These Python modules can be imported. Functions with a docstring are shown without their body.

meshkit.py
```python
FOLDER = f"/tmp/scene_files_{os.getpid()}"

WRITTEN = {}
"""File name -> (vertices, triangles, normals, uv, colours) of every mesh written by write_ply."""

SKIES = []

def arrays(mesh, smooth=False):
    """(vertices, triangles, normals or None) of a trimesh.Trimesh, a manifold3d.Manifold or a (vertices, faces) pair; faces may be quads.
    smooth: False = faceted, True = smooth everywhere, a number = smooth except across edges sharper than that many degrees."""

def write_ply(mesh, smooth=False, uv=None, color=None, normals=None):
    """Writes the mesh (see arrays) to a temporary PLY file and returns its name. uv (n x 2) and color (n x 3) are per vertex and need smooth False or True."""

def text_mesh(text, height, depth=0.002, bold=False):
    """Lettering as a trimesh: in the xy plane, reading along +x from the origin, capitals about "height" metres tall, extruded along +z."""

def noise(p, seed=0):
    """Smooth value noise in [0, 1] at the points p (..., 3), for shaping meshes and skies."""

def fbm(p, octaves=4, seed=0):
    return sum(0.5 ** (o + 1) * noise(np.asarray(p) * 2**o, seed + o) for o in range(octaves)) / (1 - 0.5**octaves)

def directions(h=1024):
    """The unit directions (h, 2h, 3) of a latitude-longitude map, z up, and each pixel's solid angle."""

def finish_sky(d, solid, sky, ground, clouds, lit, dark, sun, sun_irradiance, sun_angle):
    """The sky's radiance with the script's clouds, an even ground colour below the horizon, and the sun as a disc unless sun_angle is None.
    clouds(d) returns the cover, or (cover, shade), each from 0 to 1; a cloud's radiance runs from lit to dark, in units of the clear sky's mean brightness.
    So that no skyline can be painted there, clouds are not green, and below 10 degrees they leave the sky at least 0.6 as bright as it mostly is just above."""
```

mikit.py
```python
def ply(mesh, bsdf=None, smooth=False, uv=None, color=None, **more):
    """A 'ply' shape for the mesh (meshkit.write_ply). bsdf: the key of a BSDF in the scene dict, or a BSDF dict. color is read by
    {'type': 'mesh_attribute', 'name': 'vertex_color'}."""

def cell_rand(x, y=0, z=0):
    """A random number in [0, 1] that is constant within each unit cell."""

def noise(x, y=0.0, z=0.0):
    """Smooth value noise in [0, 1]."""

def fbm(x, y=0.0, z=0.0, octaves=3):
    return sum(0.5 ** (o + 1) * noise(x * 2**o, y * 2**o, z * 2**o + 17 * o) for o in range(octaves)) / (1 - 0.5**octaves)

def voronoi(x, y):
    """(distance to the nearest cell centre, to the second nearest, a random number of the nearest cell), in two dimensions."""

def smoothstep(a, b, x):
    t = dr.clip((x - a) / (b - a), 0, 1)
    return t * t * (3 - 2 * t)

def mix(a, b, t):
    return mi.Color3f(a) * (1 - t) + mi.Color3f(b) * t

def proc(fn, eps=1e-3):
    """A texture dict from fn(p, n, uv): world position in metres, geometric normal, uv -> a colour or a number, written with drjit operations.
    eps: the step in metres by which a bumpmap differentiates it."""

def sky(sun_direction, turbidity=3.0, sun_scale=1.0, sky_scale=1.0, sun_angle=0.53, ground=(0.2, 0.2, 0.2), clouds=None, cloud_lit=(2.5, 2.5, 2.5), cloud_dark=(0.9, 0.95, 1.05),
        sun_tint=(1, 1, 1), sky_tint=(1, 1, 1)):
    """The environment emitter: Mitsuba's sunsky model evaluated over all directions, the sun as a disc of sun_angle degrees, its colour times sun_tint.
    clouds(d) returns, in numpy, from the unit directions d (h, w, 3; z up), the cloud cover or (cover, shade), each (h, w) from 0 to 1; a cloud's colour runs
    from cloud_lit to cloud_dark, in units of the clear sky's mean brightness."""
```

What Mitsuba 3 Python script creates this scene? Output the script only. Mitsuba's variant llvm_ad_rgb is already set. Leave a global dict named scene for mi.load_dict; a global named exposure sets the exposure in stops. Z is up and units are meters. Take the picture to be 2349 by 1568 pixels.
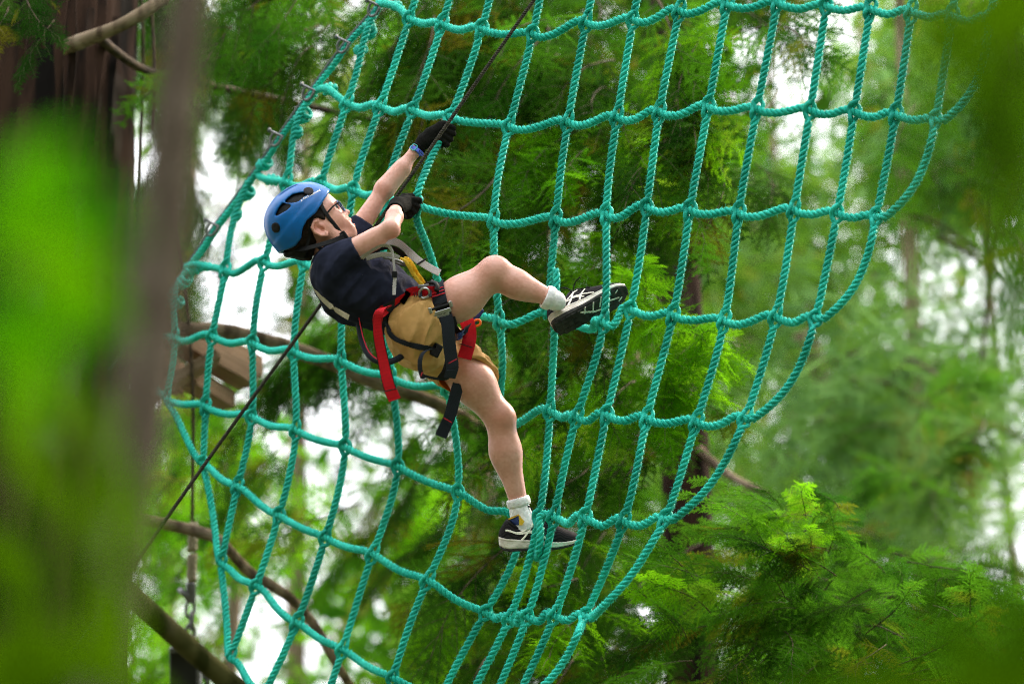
import math, random
import numpy as np, trimesh, drjit as dr, mitsuba as mi
import mikit, meshkit
from scipy.interpolate import CubicSpline
from scipy.ndimage import gaussian_filter
from scipy.sparse import csr_matrix
import shapely.geometry as sg

# ------------------------------------------------------------------ camera, sky, exposure
HFOV = 18.2                       # degrees, a long lens
TILT = math.radians(22.0)         # the photographer looks up into the trees
CAM = np.array([0.0, 0.0, 1.6])
DIST = 12.0                       # metres to the climber
RT = np.array([1.0, 0, 0]); FW = np.array([0, math.cos(TILT), math.sin(TILT)]); UP = np.array([0, -math.sin(TILT), math.cos(TILT)])
T = mi.ScalarTransform4f
exposure = 3.95
scene, labels = {}, {}
scene['camera'] = {'type': 'thinlens', 'fov': HFOV, 'fov_axis': 'x', 'aperture_radius': 0.037, 'focus_distance': 11.95,
                   'near_clip': 0.05, 'far_clip': 2000.0,
                   'to_world': T().look_at(origin=CAM.tolist(), target=(CAM + FW * DIST).tolist(), up=UP.tolist())}
scene['sky'] = mikit.sky([0.62, 0.42, 0.75], turbidity=3, sun_scale=0.30, sun_angle=24, sky_scale=1.0, ground=(0.06, 0.08, 0.04),
                         clouds=lambda d: (np.ones(d.shape[:2]), 1 - np.clip(d[..., 2], 0, 1)),   # overcast: the zenith three times as bright as the horizon
                         cloud_lit=(3.3, 3.32, 3.42), cloud_dark=(1.1, 1.1, 1.15))

# ------------------------------------------------------------------ frames and helpers
# Survey frame: x to the right, y up the tilted view, w back towards the viewer; 2349 x 1568 units of the survey sheet span the view.
K = 2 * math.tan(math.radians(HFOV / 2)) / 2349.0
S = K * DIST                      # metres per sheet unit at the climber
FRAME = np.array([RT, UP, -FW])

def V(px, py, dz=0.0):
    z = DIST + dz
    return np.array([(px - 1174.5) * K * z, (784 - py) * K * z, -z])

def VD(px, py, z): return V(px, py, z - DIST)
def world(v): return CAM + np.asarray(v, float) @ FRAME
def AT(px, py, z): return world(VD(px, py, z))
def unit(v): v = np.asarray(v, float); return v / max(np.linalg.norm(v), 1e-12)

count = {}
def numbered(key):
    if key not in count:
        count[key] = 0; return key
    count[key] += 1
    return f'{key}_{count[key]:03d}'

def tag(key, label=None, cat=None, group=None, kind=None):
    d = labels.setdefault(key, {})
    for k, v in (('label', label), ('category', cat), ('group', group), ('kind', kind)):
        if v: d[k] = v
    return key

def thing(name, label, cat, group=None):
    return tag(numbered(name), label, cat, group)

def put(name, mesh, bsdf, parent=None, smooth=True, view=True, label=None, kind=None, color=None, uv=None):
    """One entry of the scene; vertices in the survey frame unless view is False."""
    key = numbered(parent + '__' + name if parent else name)
    if hasattr(mesh, 'to_mesh'):
        mm = mesh.to_mesh(); mesh = (mm.vert_properties[:, :3], mm.tri_verts)
    v, f = (mesh.vertices, mesh.faces) if hasattr(mesh, 'vertices') else mesh
    v, f = np.asarray(v, float), np.asarray(f)
    scene[key] = mikit.ply((world(v) if view else v, f), bsdf, smooth, color=color, uv=uv)
    if label or kind: tag(key, label, None, None, kind)
    return key

def join(ms):
    vs, fs, n = [], [], 0
    for v, f in ((m.vertices, m.faces) if hasattr(m, 'vertices') else m for m in ms):
        f = np.asarray(f)
        if f.shape[1] == 4: f = np.vstack([f[:, [0, 1, 2]], f[:, [0, 2, 3]]])
        vs.append(np.asarray(v, float)); fs.append(f + n); n += len(v)
    return np.vstack(vs), np.vstack(fs)

def spline(pts, step):
    """Points resampled along a smooth curve through pts."""
    p = np.asarray(pts, float)
    if len(p) == 2:
        n = max(2, int(np.linalg.norm(p[1] - p[0]) / step) + 1)
        return p[0] + (p[1] - p[0]) * np.linspace(0, 1, n)[:, None]
    d = np.concatenate([[0], np.cumsum(np.sqrt(np.linalg.norm(np.diff(p, axis=0), axis=1)) + 1e-9)])
    cs = CubicSpline(d, p, bc_type='natural')
    fine = cs(np.linspace(0, d[-1], 12 * len(p)))
    s = np.concatenate([[0], np.cumsum(np.linalg.norm(np.diff(fine, axis=0), axis=1))])
    n = max(3, int(s[-1] / step) + 1)
    return np.stack([np.interp(np.linspace(0, s[-1], n), s, fine[:, k]) for k in range(3)], 1)

def frames(p):
    """Tangent and two normals along a polyline, carried along without twist."""
    t = np.gradient(p, axis=0); t /= np.linalg.norm(t, axis=1, keepdims=True) + 1e-12
    n = np.zeros_like(t)
    a = np.array([0, 0, 1.0]) if abs(t[0, 2]) < 0.9 else np.array([1.0, 0, 0])
    n[0] = unit(a - t[0] * (a @ t[0]))
    for i in range(1, len(p)):
        v = n[i - 1] - t[i] * (n[i - 1] @ t[i]); n[i] = v / (np.linalg.norm(v) + 1e-12)
    return t, n, np.cross(t, n)

def tube(p, r, sides=8, caps=True, squash=1.0, nrm=None):
    p = np.asarray(p, float); r = np.broadcast_to(np.asarray(r, float), (len(p),))
    t, n, b = frames(p)
    if nrm is not None:
        n = nrm - t * np.sum(nrm * t, 1, keepdims=True); n /= np.linalg.norm(n, axis=1, keepdims=True) + 1e-12; b = np.cross(t, n)
    a = np.arange(sides) * 2 * np.pi / sides
    v = p[:, None] + r[:, None, None] * (np.cos(a)[None, :, None] * n[:, None] + squash * np.sin(a)[None, :, None] * b[:, None])
    i, j = np.meshgrid(np.arange(len(p) - 1), np.arange(sides), indexing='ij'); k = (j + 1) % sides
    q = np.stack([i * sides + j, i * sides + k, (i + 1) * sides + k, (i + 1) * sides + j], -1).reshape(-1, 4)
    f = np.vstack([q[:, [0, 1, 2]], q[:, [0, 2, 3]]]); v = v.reshape(-1, 3)
    if caps:
        m = len(v); v = np.vstack([v, p[:1], p[-1:]]); jj = np.arange(sides); kk = (jj + 1) % sides; e = (len(p) - 1) * sides
        f = np.vstack([f, np.stack([kk, jj, jj * 0 + m], 1), np.stack([e + jj, e + kk, jj * 0 + m + 1], 1)])
    return v, f

def ribbon(p, width, thick, side):
    """A strap: rectangular section with slightly rounded edges; side = its width direction, per point or one vector."""
    p = np.asarray(p, float); t, _, _ = frames(p)
    s = np.broadcast_to(np.asarray(side, float), p.shape); s = s - t * np.sum(s * t, 1, keepdims=True)
    s = s / (np.linalg.norm(s, axis=1, keepdims=True) + 1e-12); b = np.cross(t, s)
    w = np.broadcast_to(np.asarray(width, float), (len(p),))[:, None] / 2; h = thick / 2; e = min(thick * 0.7, 0.003)
    ring = [(-1, 0, 0), (-1, e, -h), (1, -e, -h), (1, 0, 0), (1, -e, h), (-1, e, h)]
    v = np.stack([p + s * (w * x + o) + b * y for x, o, y in ring], 1); m = len(ring)
    i, j = np.meshgrid(np.arange(len(p) - 1), np.arange(m), indexing='ij'); k = (j + 1) % m
    q = np.stack([i * m + j, i * m + k, (i + 1) * m + k, (i + 1) * m + j], -1).reshape(-1, 4)
    f = np.vstack([q[:, [0, 1, 2]], q[:, [0, 2, 3]]]); z = (len(p) - 1) * m
    cap = np.array([[0, 2, 1], [0, 3, 2], [0, 4, 3], [0, 5, 4]])
    return v.reshape(-1, 3), np.vstack([f, cap, cap[:, ::-1] + z])

def boxm(c, x, y, z, hx, hy, hz, r=0.0):
    """A box with axes x, y, z and half sizes, its edges rounded by r."""
    import manifold3d as m3
    if r > 0:
        o = [[sx * (hx - r), sy * (hy - r), sz * (hz - r)] for sx in (-1, 1) for sy in (-1, 1) for sz in (-1, 1)]
        sph = m3.Manifold.sphere(r, 12)
        mm = m3.Manifold.batch_hull([sph.translate(q) for q in o]).to_mesh(); v, f = np.array(mm.vert_properties[:, :3]), np.array(mm.tri_verts)
    else:
        b = trimesh.creation.box((2 * hx, 2 * hy, 2 * hz)); v, f = np.array(b.vertices), np.array(b.faces)
    return np.asarray(c) + v @ np.array([unit(x), unit(y), unit(z)]), f

# ------------------------------------------------------------------ signed distance fields, for the body, cloth and shoes
def seg(p, a, b, ra, rb, lat=1.0):
    """Tapered capsule; lat stretches its section along w (the climber's left to right)."""
    a, b = np.asarray(a, float), np.asarray(b, float); sc = np.array([1, 1, 1 / lat])
    pa, ba = (p - a) * sc, (b - a) * sc
    t = np.clip((pa @ ba) / (ba @ ba + 1e-12), 0, 1)
    return np.linalg.norm(pa - t[..., None] * ba, axis=-1) - (ra + (rb - ra) * t)

def ell(p, c, ax, r):
    q = (p - c) @ np.asarray(ax).T; r = np.asarray(r, float)
    k0 = np.linalg.norm(q / r, axis=-1); k1 = np.linalg.norm(q / r ** 2, axis=-1)
    return k0 * (k0 - 1) / np.maximum(k1, 1e-9)

def smin(a, b, k):
    if k <= 0: return np.minimum(a, b)
    h = np.clip(0.5 + 0.5 * (b - a) / k, 0, 1)
    return b + (a - b) * h - k * h * (1 - h)

class Field:
    def __init__(self, lo, hi, h):
        self.lo, self.h = np.asarray(lo, float), h
        n = np.ceil((np.asarray(hi) - self.lo) / h).astype(int) + 1
        self.d = np.full(n, 0.3, np.float64); self.n = n

    def box(self, lo, hi):
        i0 = np.clip(np.floor((np.asarray(lo) - self.lo) / self.h).astype(int), 0, self.n - 1)
        i1 = np.clip(np.ceil((np.asarray(hi) - self.lo) / self.h).astype(int) + 1, 1, self.n)
        g = np.stack(np.meshgrid(*[self.lo[k] + self.h * np.arange(i0[k], i1[k]) for k in range(3)], indexing='ij'), -1)
        return tuple(slice(a, b) for a, b in zip(i0, i1)), g

    def add(self, fn, lo, hi, k=0.0, cut=False, pad=0.04):
        s, g = self.box(np.asarray(lo) - pad, np.asarray(hi) + pad)
        d = fn(g)
        self.d[s] = -smin(-self.d[s], d, k) if cut else smin(self.d[s], d, k)
        return self

    def seg(self, a, b, ra, rb, k=0.02, lat=1.0, cut=False):
        m = max(ra, rb) * max(lat, 1)
        return self.add(lambda p: seg(p, a, b, ra, rb, lat), np.minimum(a, b) - m, np.maximum(a, b) + m, k, cut)

    def ell(self, c, ax, r, k=0.02, cut=False):
        m = max(r)
        return self.add(lambda p: ell(p, np.asarray(c), ax, r), np.asarray(c) - m, np.asarray(c) + m, k, cut)

    def everywhere(self, fn):
        s, g = self.box(self.lo, self.lo + self.h * self.n); self.d = fn(g, self.d); return self

    def mesh(self, relax=1, blur=.75):
        d = gaussian_filter(np.clip(self.d, -5 * self.h, 5 * self.h), blur) if blur else self.d
        v, f = surface_nets(d, self.lo, self.h)
        if relax:
            e = np.vstack([f[:, [0, 1]], f[:, [1, 2]], f[:, [2, 0]]]); m = csr_matrix((np.ones(2 * len(e)), (np.r_[e[:, 0], e[:, 1]], np.r_[e[:, 1], e[:, 0]])), shape=(len(v), len(v)))
            w = np.maximum(np.asarray(m.sum(1)), 1)
            for _ in range(relax): v = v + .5 * (m @ v / w - v)
        return v, f

    def front(self, x, y, lift=0.0):
        """The w of the surface that faces the viewer at x, y (None where there is none)."""
        i = (np.array([x, y]) - self.lo[:2]) / self.h
        i0 = np.floor(i).astype(int)
        if (i0 < 0).any() or (i0 + 1 >= self.n[:2]).any(): return None
        t = i - i0
        col = sum(self.d[i0[0] + a, i0[1] + b] * (t[0] if a else 1 - t[0]) * (t[1] if b else 1 - t[1]) for a in (0, 1) for b in (0, 1)) - lift
        k = np.nonzero(col < 0)[0]
        if not len(k): return None
        k = k[-1]
        if k + 1 >= len(col): return self.lo[2] + self.h * k
        return self.lo[2] + self.h * (k + col[k] / (col[k] - col[k + 1]))

def surface_nets(d, lo, h):
    s = d < 0; nx, ny, nz = d.shape
    cnt = sum(s[a:nx - 1 + a, b:ny - 1 + b, c:nz - 1 + c].astype(np.int8) for a in (0, 1) for b in (0, 1) for c in (0, 1))
    cells = np.argwhere((cnt > 0) & (cnt < 8)); acc = np.zeros((len(cells), 3)); num = np.zeros(len(cells))
    corners = [(a, b, c) for a in (0, 1) for b in (0, 1) for c in (0, 1)]
    val = {o: d[cells[:, 0] + o[0], cells[:, 1] + o[1], cells[:, 2] + o[2]] for o in corners}
    for o in corners:
        for ax in range(3):
            if o[ax]: continue
            q = tuple(o[k] + (k == ax) for k in range(3)); a, b = val[o], val[q]; m = (a < 0) != (b < 0)
            t = np.where(m, a / np.where(m, a - b, 1), 0)
            pt = np.array(o, float)[None] + t[:, None] * np.eye(3)[ax]
            acc[m] += pt[m]; num[m] += 1
    v = lo + h * (cells + acc / num[:, None])
    ids = np.full(cnt.shape, -1); ids[tuple(cells.T)] = np.arange(len(cells)); faces = []
    for ax in range(3):
        u, w = (ax + 1) % 3, (ax + 2) % 3
        sl0 = [slice(None)] * 3; sl1 = [slice(None)] * 3; sl0[ax] = slice(0, -1); sl1[ax] = slice(1, None)
        e = np.argwhere(s[tuple(sl0)] != s[tuple(sl1)])
        e = e[(e[:, u] > 0) & (e[:, w] > 0) & (e[:, u] < d.shape[u] - 1) & (e[:, w] < d.shape[w] - 1)]
        inside = s[tuple(e.T)]
        def cid(du, dw):
            c = e.copy(); c[:, u] -= du; c[:, w] -= dw; return ids[tuple(c.T)]
        q = np.stack([cid(1, 1), cid(0, 1), cid(0, 0), cid(1, 0)], 1)
        q = np.where(inside[:, None], q, q[:, ::-1]); faces.append(q)
    q = np.vstack(faces); q = q[(q >= 0).all(1)]
    return v, np.vstack([q[:, [0, 1, 2]], q[:, [0, 2, 3]]])

# ------------------------------------------------------------------ materials
def lin(r, g, b): return [((c / 255 + 0.055) / 1.055) ** 2.4 if c > 10 else c / 255 / 12.92 for c in (r, g, b)]
def rgb(c): return {'type': 'rgb', 'value': list(c)}
def mat(name, color, rough=0.6, two=True, **more):
    scene[name] = {'type': 'principled', 'base_color': color if isinstance(color, dict) else rgb(color), 'roughness': rough, **more}
    if two: scene[name] = {'type': 'twosided', 'bsdf': scene[name]}
    return name
def speckled(a, b, f, lo=0.3, hi=0.7, octaves=3, stretch=(1, 1, 1)):
    return mikit.proc(lambda p, n, uv: mikit.mix(a, b, mikit.smoothstep(lo, hi, mikit.fbm(p.x * f * stretch[0], p.y * f * stretch[1], p.z * f * stretch[2], octaves))))
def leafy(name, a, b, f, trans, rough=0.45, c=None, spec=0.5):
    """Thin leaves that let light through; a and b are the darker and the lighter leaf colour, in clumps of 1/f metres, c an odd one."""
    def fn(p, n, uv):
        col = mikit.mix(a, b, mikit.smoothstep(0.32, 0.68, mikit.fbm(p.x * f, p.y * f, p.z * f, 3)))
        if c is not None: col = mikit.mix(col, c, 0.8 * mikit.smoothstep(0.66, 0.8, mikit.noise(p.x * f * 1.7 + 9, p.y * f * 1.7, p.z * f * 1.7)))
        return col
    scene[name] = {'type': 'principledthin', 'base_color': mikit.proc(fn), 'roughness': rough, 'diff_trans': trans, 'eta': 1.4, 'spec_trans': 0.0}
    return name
mat('m_rope', mikit.proc(lambda p, n, uv: mikit.mix((0.005, 0.30, 0.24), (0.025, 0.56, 0.465), mikit.smoothstep(0.25, 0.75, 0.45 * mikit.fbm(p.x * 60, p.y * 60, p.z * 60, 2) + 0.55 * mikit.noise(p.x * 6, p.y * 6, p.z * 6)))), 0.6, specular=0.25)
mat('m_rope_worn', mikit.proc(lambda p, n, uv: mikit.mix((0.006, 0.37, 0.295), (0.04, 0.57, 0.47), mikit.smoothstep(0.25, 0.75, 0.6 * mikit.fbm(p.x * 90, p.y * 90, p.z * 90, 2) + 0.4 * mikit.noise(p.x * 9, p.y * 9, p.z * 9)))), 0.75, sheen=0.2, specular=0.2)
scene['m_fuzz'] = {'type': 'principledthin', 'base_color': rgb((0.08, 0.5, 0.4)), 'roughness': 0.6, 'diff_trans': 1.0}
RED = []                          # knees and elbows, where the skin is ruddier; filled in by the climber
def skin(p, n, uv):
    c = mikit.mix((0.55, 0.255, 0.195), (0.63, 0.33, 0.265), mikit.smoothstep(0.28, 0.72, 0.6 * mikit.fbm(p.x * 18, p.y * 18, p.z * 18, 3) + 0.4 * mikit.fbm(p.x * 110, p.y * 110, p.z * 110, 2)))
    for (x, y, z), r in RED:
        d = dr.sqrt(dr.square(p.x - x) + dr.square(p.y - y) + dr.square(p.z - z)); c = mikit.mix(c, (0.50, 0.17, 0.115), 0.55 * (1 - mikit.smoothstep(0.25 * r, r, d)))
    f = mikit.noise(p.x * 260, p.y * 260, p.z * 260)
    return mikit.mix(c, (0.30, 0.12, 0.07), 0.22 * mikit.smoothstep(0.92, 0.98, f))
mat('m_skin', mikit.proc(skin), 0.36, specular=0.5)
mat('m_lip', lin(196, 100, 98), 0.4)
mat('m_hair', speckled((0.005, 0.0035, 0.003), (0.02, 0.012, 0.008), 160), 0.7, specular=0.15)
mat('m_eye', lin(185, 180, 176), 0.2); mat('m_dark', (0.006, 0.006, 0.007), 0.4)
mat('m_shirt', speckled((0.011, 0.013, 0.027), (0.016, 0.019, 0.039), 40), 0.9, specular=0.12)
mat('m_shorts', speckled((0.47, 0.27, 0.095), (0.55, 0.325, 0.125), 30), 0.75, sheen=0.2, specular=0.2)
mat('m_lining', lin(222, 130, 22), 0.8)
mat('m_helmet', speckled((0.0005, 0.098, 0.345), (0.0005, 0.112, 0.385), 12), 0.26, specular=0.3, clearcoat=0.1, clearcoat_gloss=0.8)
mat('m_black', speckled((0.004, 0.004, 0.005), (0.010, 0.010, 0.012), 120), 0.6, specular=0.2)
mat('m_glove', speckled((0.006, 0.006, 0.006), (0.012, 0.012, 0.011), 200), 0.95, specular=0.1)
mat('m_webbing', mikit.proc(lambda p, n, uv: mikit.mix((0.010, 0.013, 0.020), (0.024, 0.028, 0.040), 0.5 + 0.5 * dr.sin(p.z * 1500 + p.x * 500))), 0.8, specular=0.15)
mat('m_red', mikit.proc(lambda p, n, uv: mikit.mix((0.42, 0.004, 0.012), (0.60, 0.010, 0.022), 0.5 + 0.5 * dr.sin(p.z * 1500 + p.x * 300))), 0.7, specular=0.2)
mat('m_redline', (0.55, 0.01, 0.03), 0.7)
mat('m_grey', mikit.proc(lambda p, n, uv: mikit.mix((0.27, 0.26, 0.26), (0.42, 0.40, 0.40), 0.5 + 0.5 * dr.sin(p.z * 900 + p.x * 1200))), 0.7)
mat('m_tan', speckled((0.30, 0.26, 0.18), (0.38, 0.33, 0.24), 60), 0.8)
mat('m_yellow', speckled((0.62, 0.36, 0.008), (0.80, 0.55, 0.06), 110), 0.7)
mat('m_orange', (0.75, 0.16, 0.01), 0.4); mat('m_navy', (0.01, 0.03, 0.14), 0.7)
scene['m_steel'] = {'type': 'principled', 'base_color': rgb((0.42, 0.42, 0.44)), 'roughness': 0.24, 'metallic': 1.0}
scene['m_galv'] = {'type': 'principled', 'base_color': mikit.proc(lambda p, n, uv: mikit.mix((0.10, 0.10, 0.105), (0.24, 0.24, 0.25), mikit.fbm(p.x * 90, p.y * 90, p.z * 90, 2))), 'roughness': 0.45, 'metallic': 0.7}
mat('m_white', speckled((0.62, 0.61, 0.64), (0.78, 0.77, 0.80), 90), 0.85, sheen=0.3)
mat('m_sole', speckled((0.50, 0.45, 0.40), (0.72, 0.67, 0.61), 35), 0.55)
mat('m_outsole', speckled((0.018, 0.018, 0.018), (0.042, 0.041, 0.040), 60), 0.7, specular=0.2)
mat('m_upper', mikit.proc(lambda p, n, uv: mikit.mix((0.007, 0.006, 0.008), (0.022, 0.018, 0.020), mikit.smoothstep(0.35, 0.65, 0.5 + 0.5 * dr.sin(uv.y * 90 + 2.5 * dr.sin(uv.x * 40))))), 0.85, specular=0.15)
mat('m_stripe', lin(226, 219, 205), 0.45)
mat('m_watch', lin(78, 96, 205), 0.5); mat('m_teal', lin(40, 165, 165), 0.4)
mat('m_frame', lin(20, 60, 110), 0.25)
scene['m_lens'] = {'type': 'thindielectric', 'int_ior': 1.5}
mat('m_belay', speckled((0.012, 0.010, 0.007), (0.045, 0.038, 0.022), 140), 0.8)
def barkfn(a, b, c, f):
    def fn(p, n, uv):
        st = mikit.fbm(p.x * f * 3, p.y * f * 3, p.z * f * 0.35, 4)
        return mikit.mix(mikit.mix(a, b, mikit.smoothstep(0.3, 0.62, st)), c, 0.7 * mikit.smoothstep(0.6, 0.85, mikit.fbm(p.x * f * 1.3 + 5, p.y * f * 1.3, p.z * f * 0.5, 3)))
    return mikit.proc(fn)
mat('m_bark', barkfn((0.004, 0.003, 0.0025), (0.034, 0.018, 0.012), (0.075, 0.062, 0.054), 6), 0.95, specular=0.1)
mat('m_limb', barkfn((0.085, 0.060, 0.040), (0.24, 0.18, 0.125), (0.31, 0.25, 0.19), 9), 0.95, specular=0.1)
mat('m_twig', speckled((0.03, 0.02, 0.012), (0.09, 0.06, 0.035), 30), 0.9)
mat('m_timber', mikit.proc(lambda p, n, uv: mikit.mix((0.17, 0.105, 0.06), (0.36, 0.255, 0.175), mikit.fbm(uv.x * 3, uv.y * 60, 0.0, 3))), 0.85, specular=0.2)
mat('m_stem', speckled((0.075, 0.056, 0.042), (0.115, 0.09, 0.07), 20), 0.95, specular=0.1)
mat('m_pole', barkfn((0.030, 0.034, 0.008), (0.085, 0.080, 0.028), (0.13, 0.11, 0.06), 5), 0.95, specular=0.1)  # green cast of the blurred foreground leaves is put into the pole colour
mat('m_box', (0.012, 0.014, 0.012), 0.5)
mat('m_ground', mikit.proc(lambda p, n, uv: mikit.mix((0.05, 0.035, 0.02), (0.05, 0.085, 0.02), mikit.smoothstep(0.4, 0.6, mikit.fbm(p.x * 0.6, p.y * 0.6, 0.0, 4)))), 0.95)
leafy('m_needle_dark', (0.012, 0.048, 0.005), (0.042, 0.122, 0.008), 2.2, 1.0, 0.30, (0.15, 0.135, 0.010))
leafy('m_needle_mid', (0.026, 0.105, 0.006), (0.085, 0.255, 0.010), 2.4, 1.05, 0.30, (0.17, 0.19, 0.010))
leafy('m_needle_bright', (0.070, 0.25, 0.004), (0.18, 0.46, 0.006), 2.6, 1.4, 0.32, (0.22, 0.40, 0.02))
leafy('m_leaf_far', (0.060, 0.150, 0.012), (0.15, 0.31, 0.026), 0.8, 1.1, 0.5, (0.20, 0.22, 0.04))
leafy('m_leaf_pine', (0.065, 0.16, 0.045), (0.15, 0.29, 0.08), 0.8, 1.1, 0.5)
leafy('m_leaf_fore', (0.055, 0.26, 0.001), (0.20, 0.48, 0.001), 5.0, 1.1, 0.8)
leafy('m_leaf_olive', (0.028, 0.082, 0.001), (0.052, 0.120, 0.001), 3.0, 1.0, 0.8)
# ------------------------------------------------------------------ the ground below
def ground():
    n = 90; x = np.linspace(-1, 1, n); g = np.stack(np.meshgrid(np.sign(x) * np.abs(x) ** 2.2 * 900, np.sign(x) * np.abs(x) ** 2.2 * 900, indexing='ij'), -1).reshape(-1, 2)
    z = 0.5 * (meshkit.fbm(np.c_[g * 0.08, g[:, 0] * 0], 3) - 0.5) * np.clip(np.linalg.norm(g, axis=1) / 8, 0, 1)
    i, j = np.meshgrid(np.arange(n - 1), np.arange(n - 1), indexing='ij')
    q = np.stack([i * n + j, (i + 1) * n + j, (i + 1) * n + j + 1, i * n + j + 1], -1).reshape(-1, 4)
    k = put('forest_floor', (np.c_[g, z], np.vstack([q[:, [0, 1, 2]], q[:, [0, 2, 3]]])), 'm_ground', view=False)
    tag(k, 'leaf littered forest floor under the ropes course', None, None, 'structure')
ground()

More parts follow.
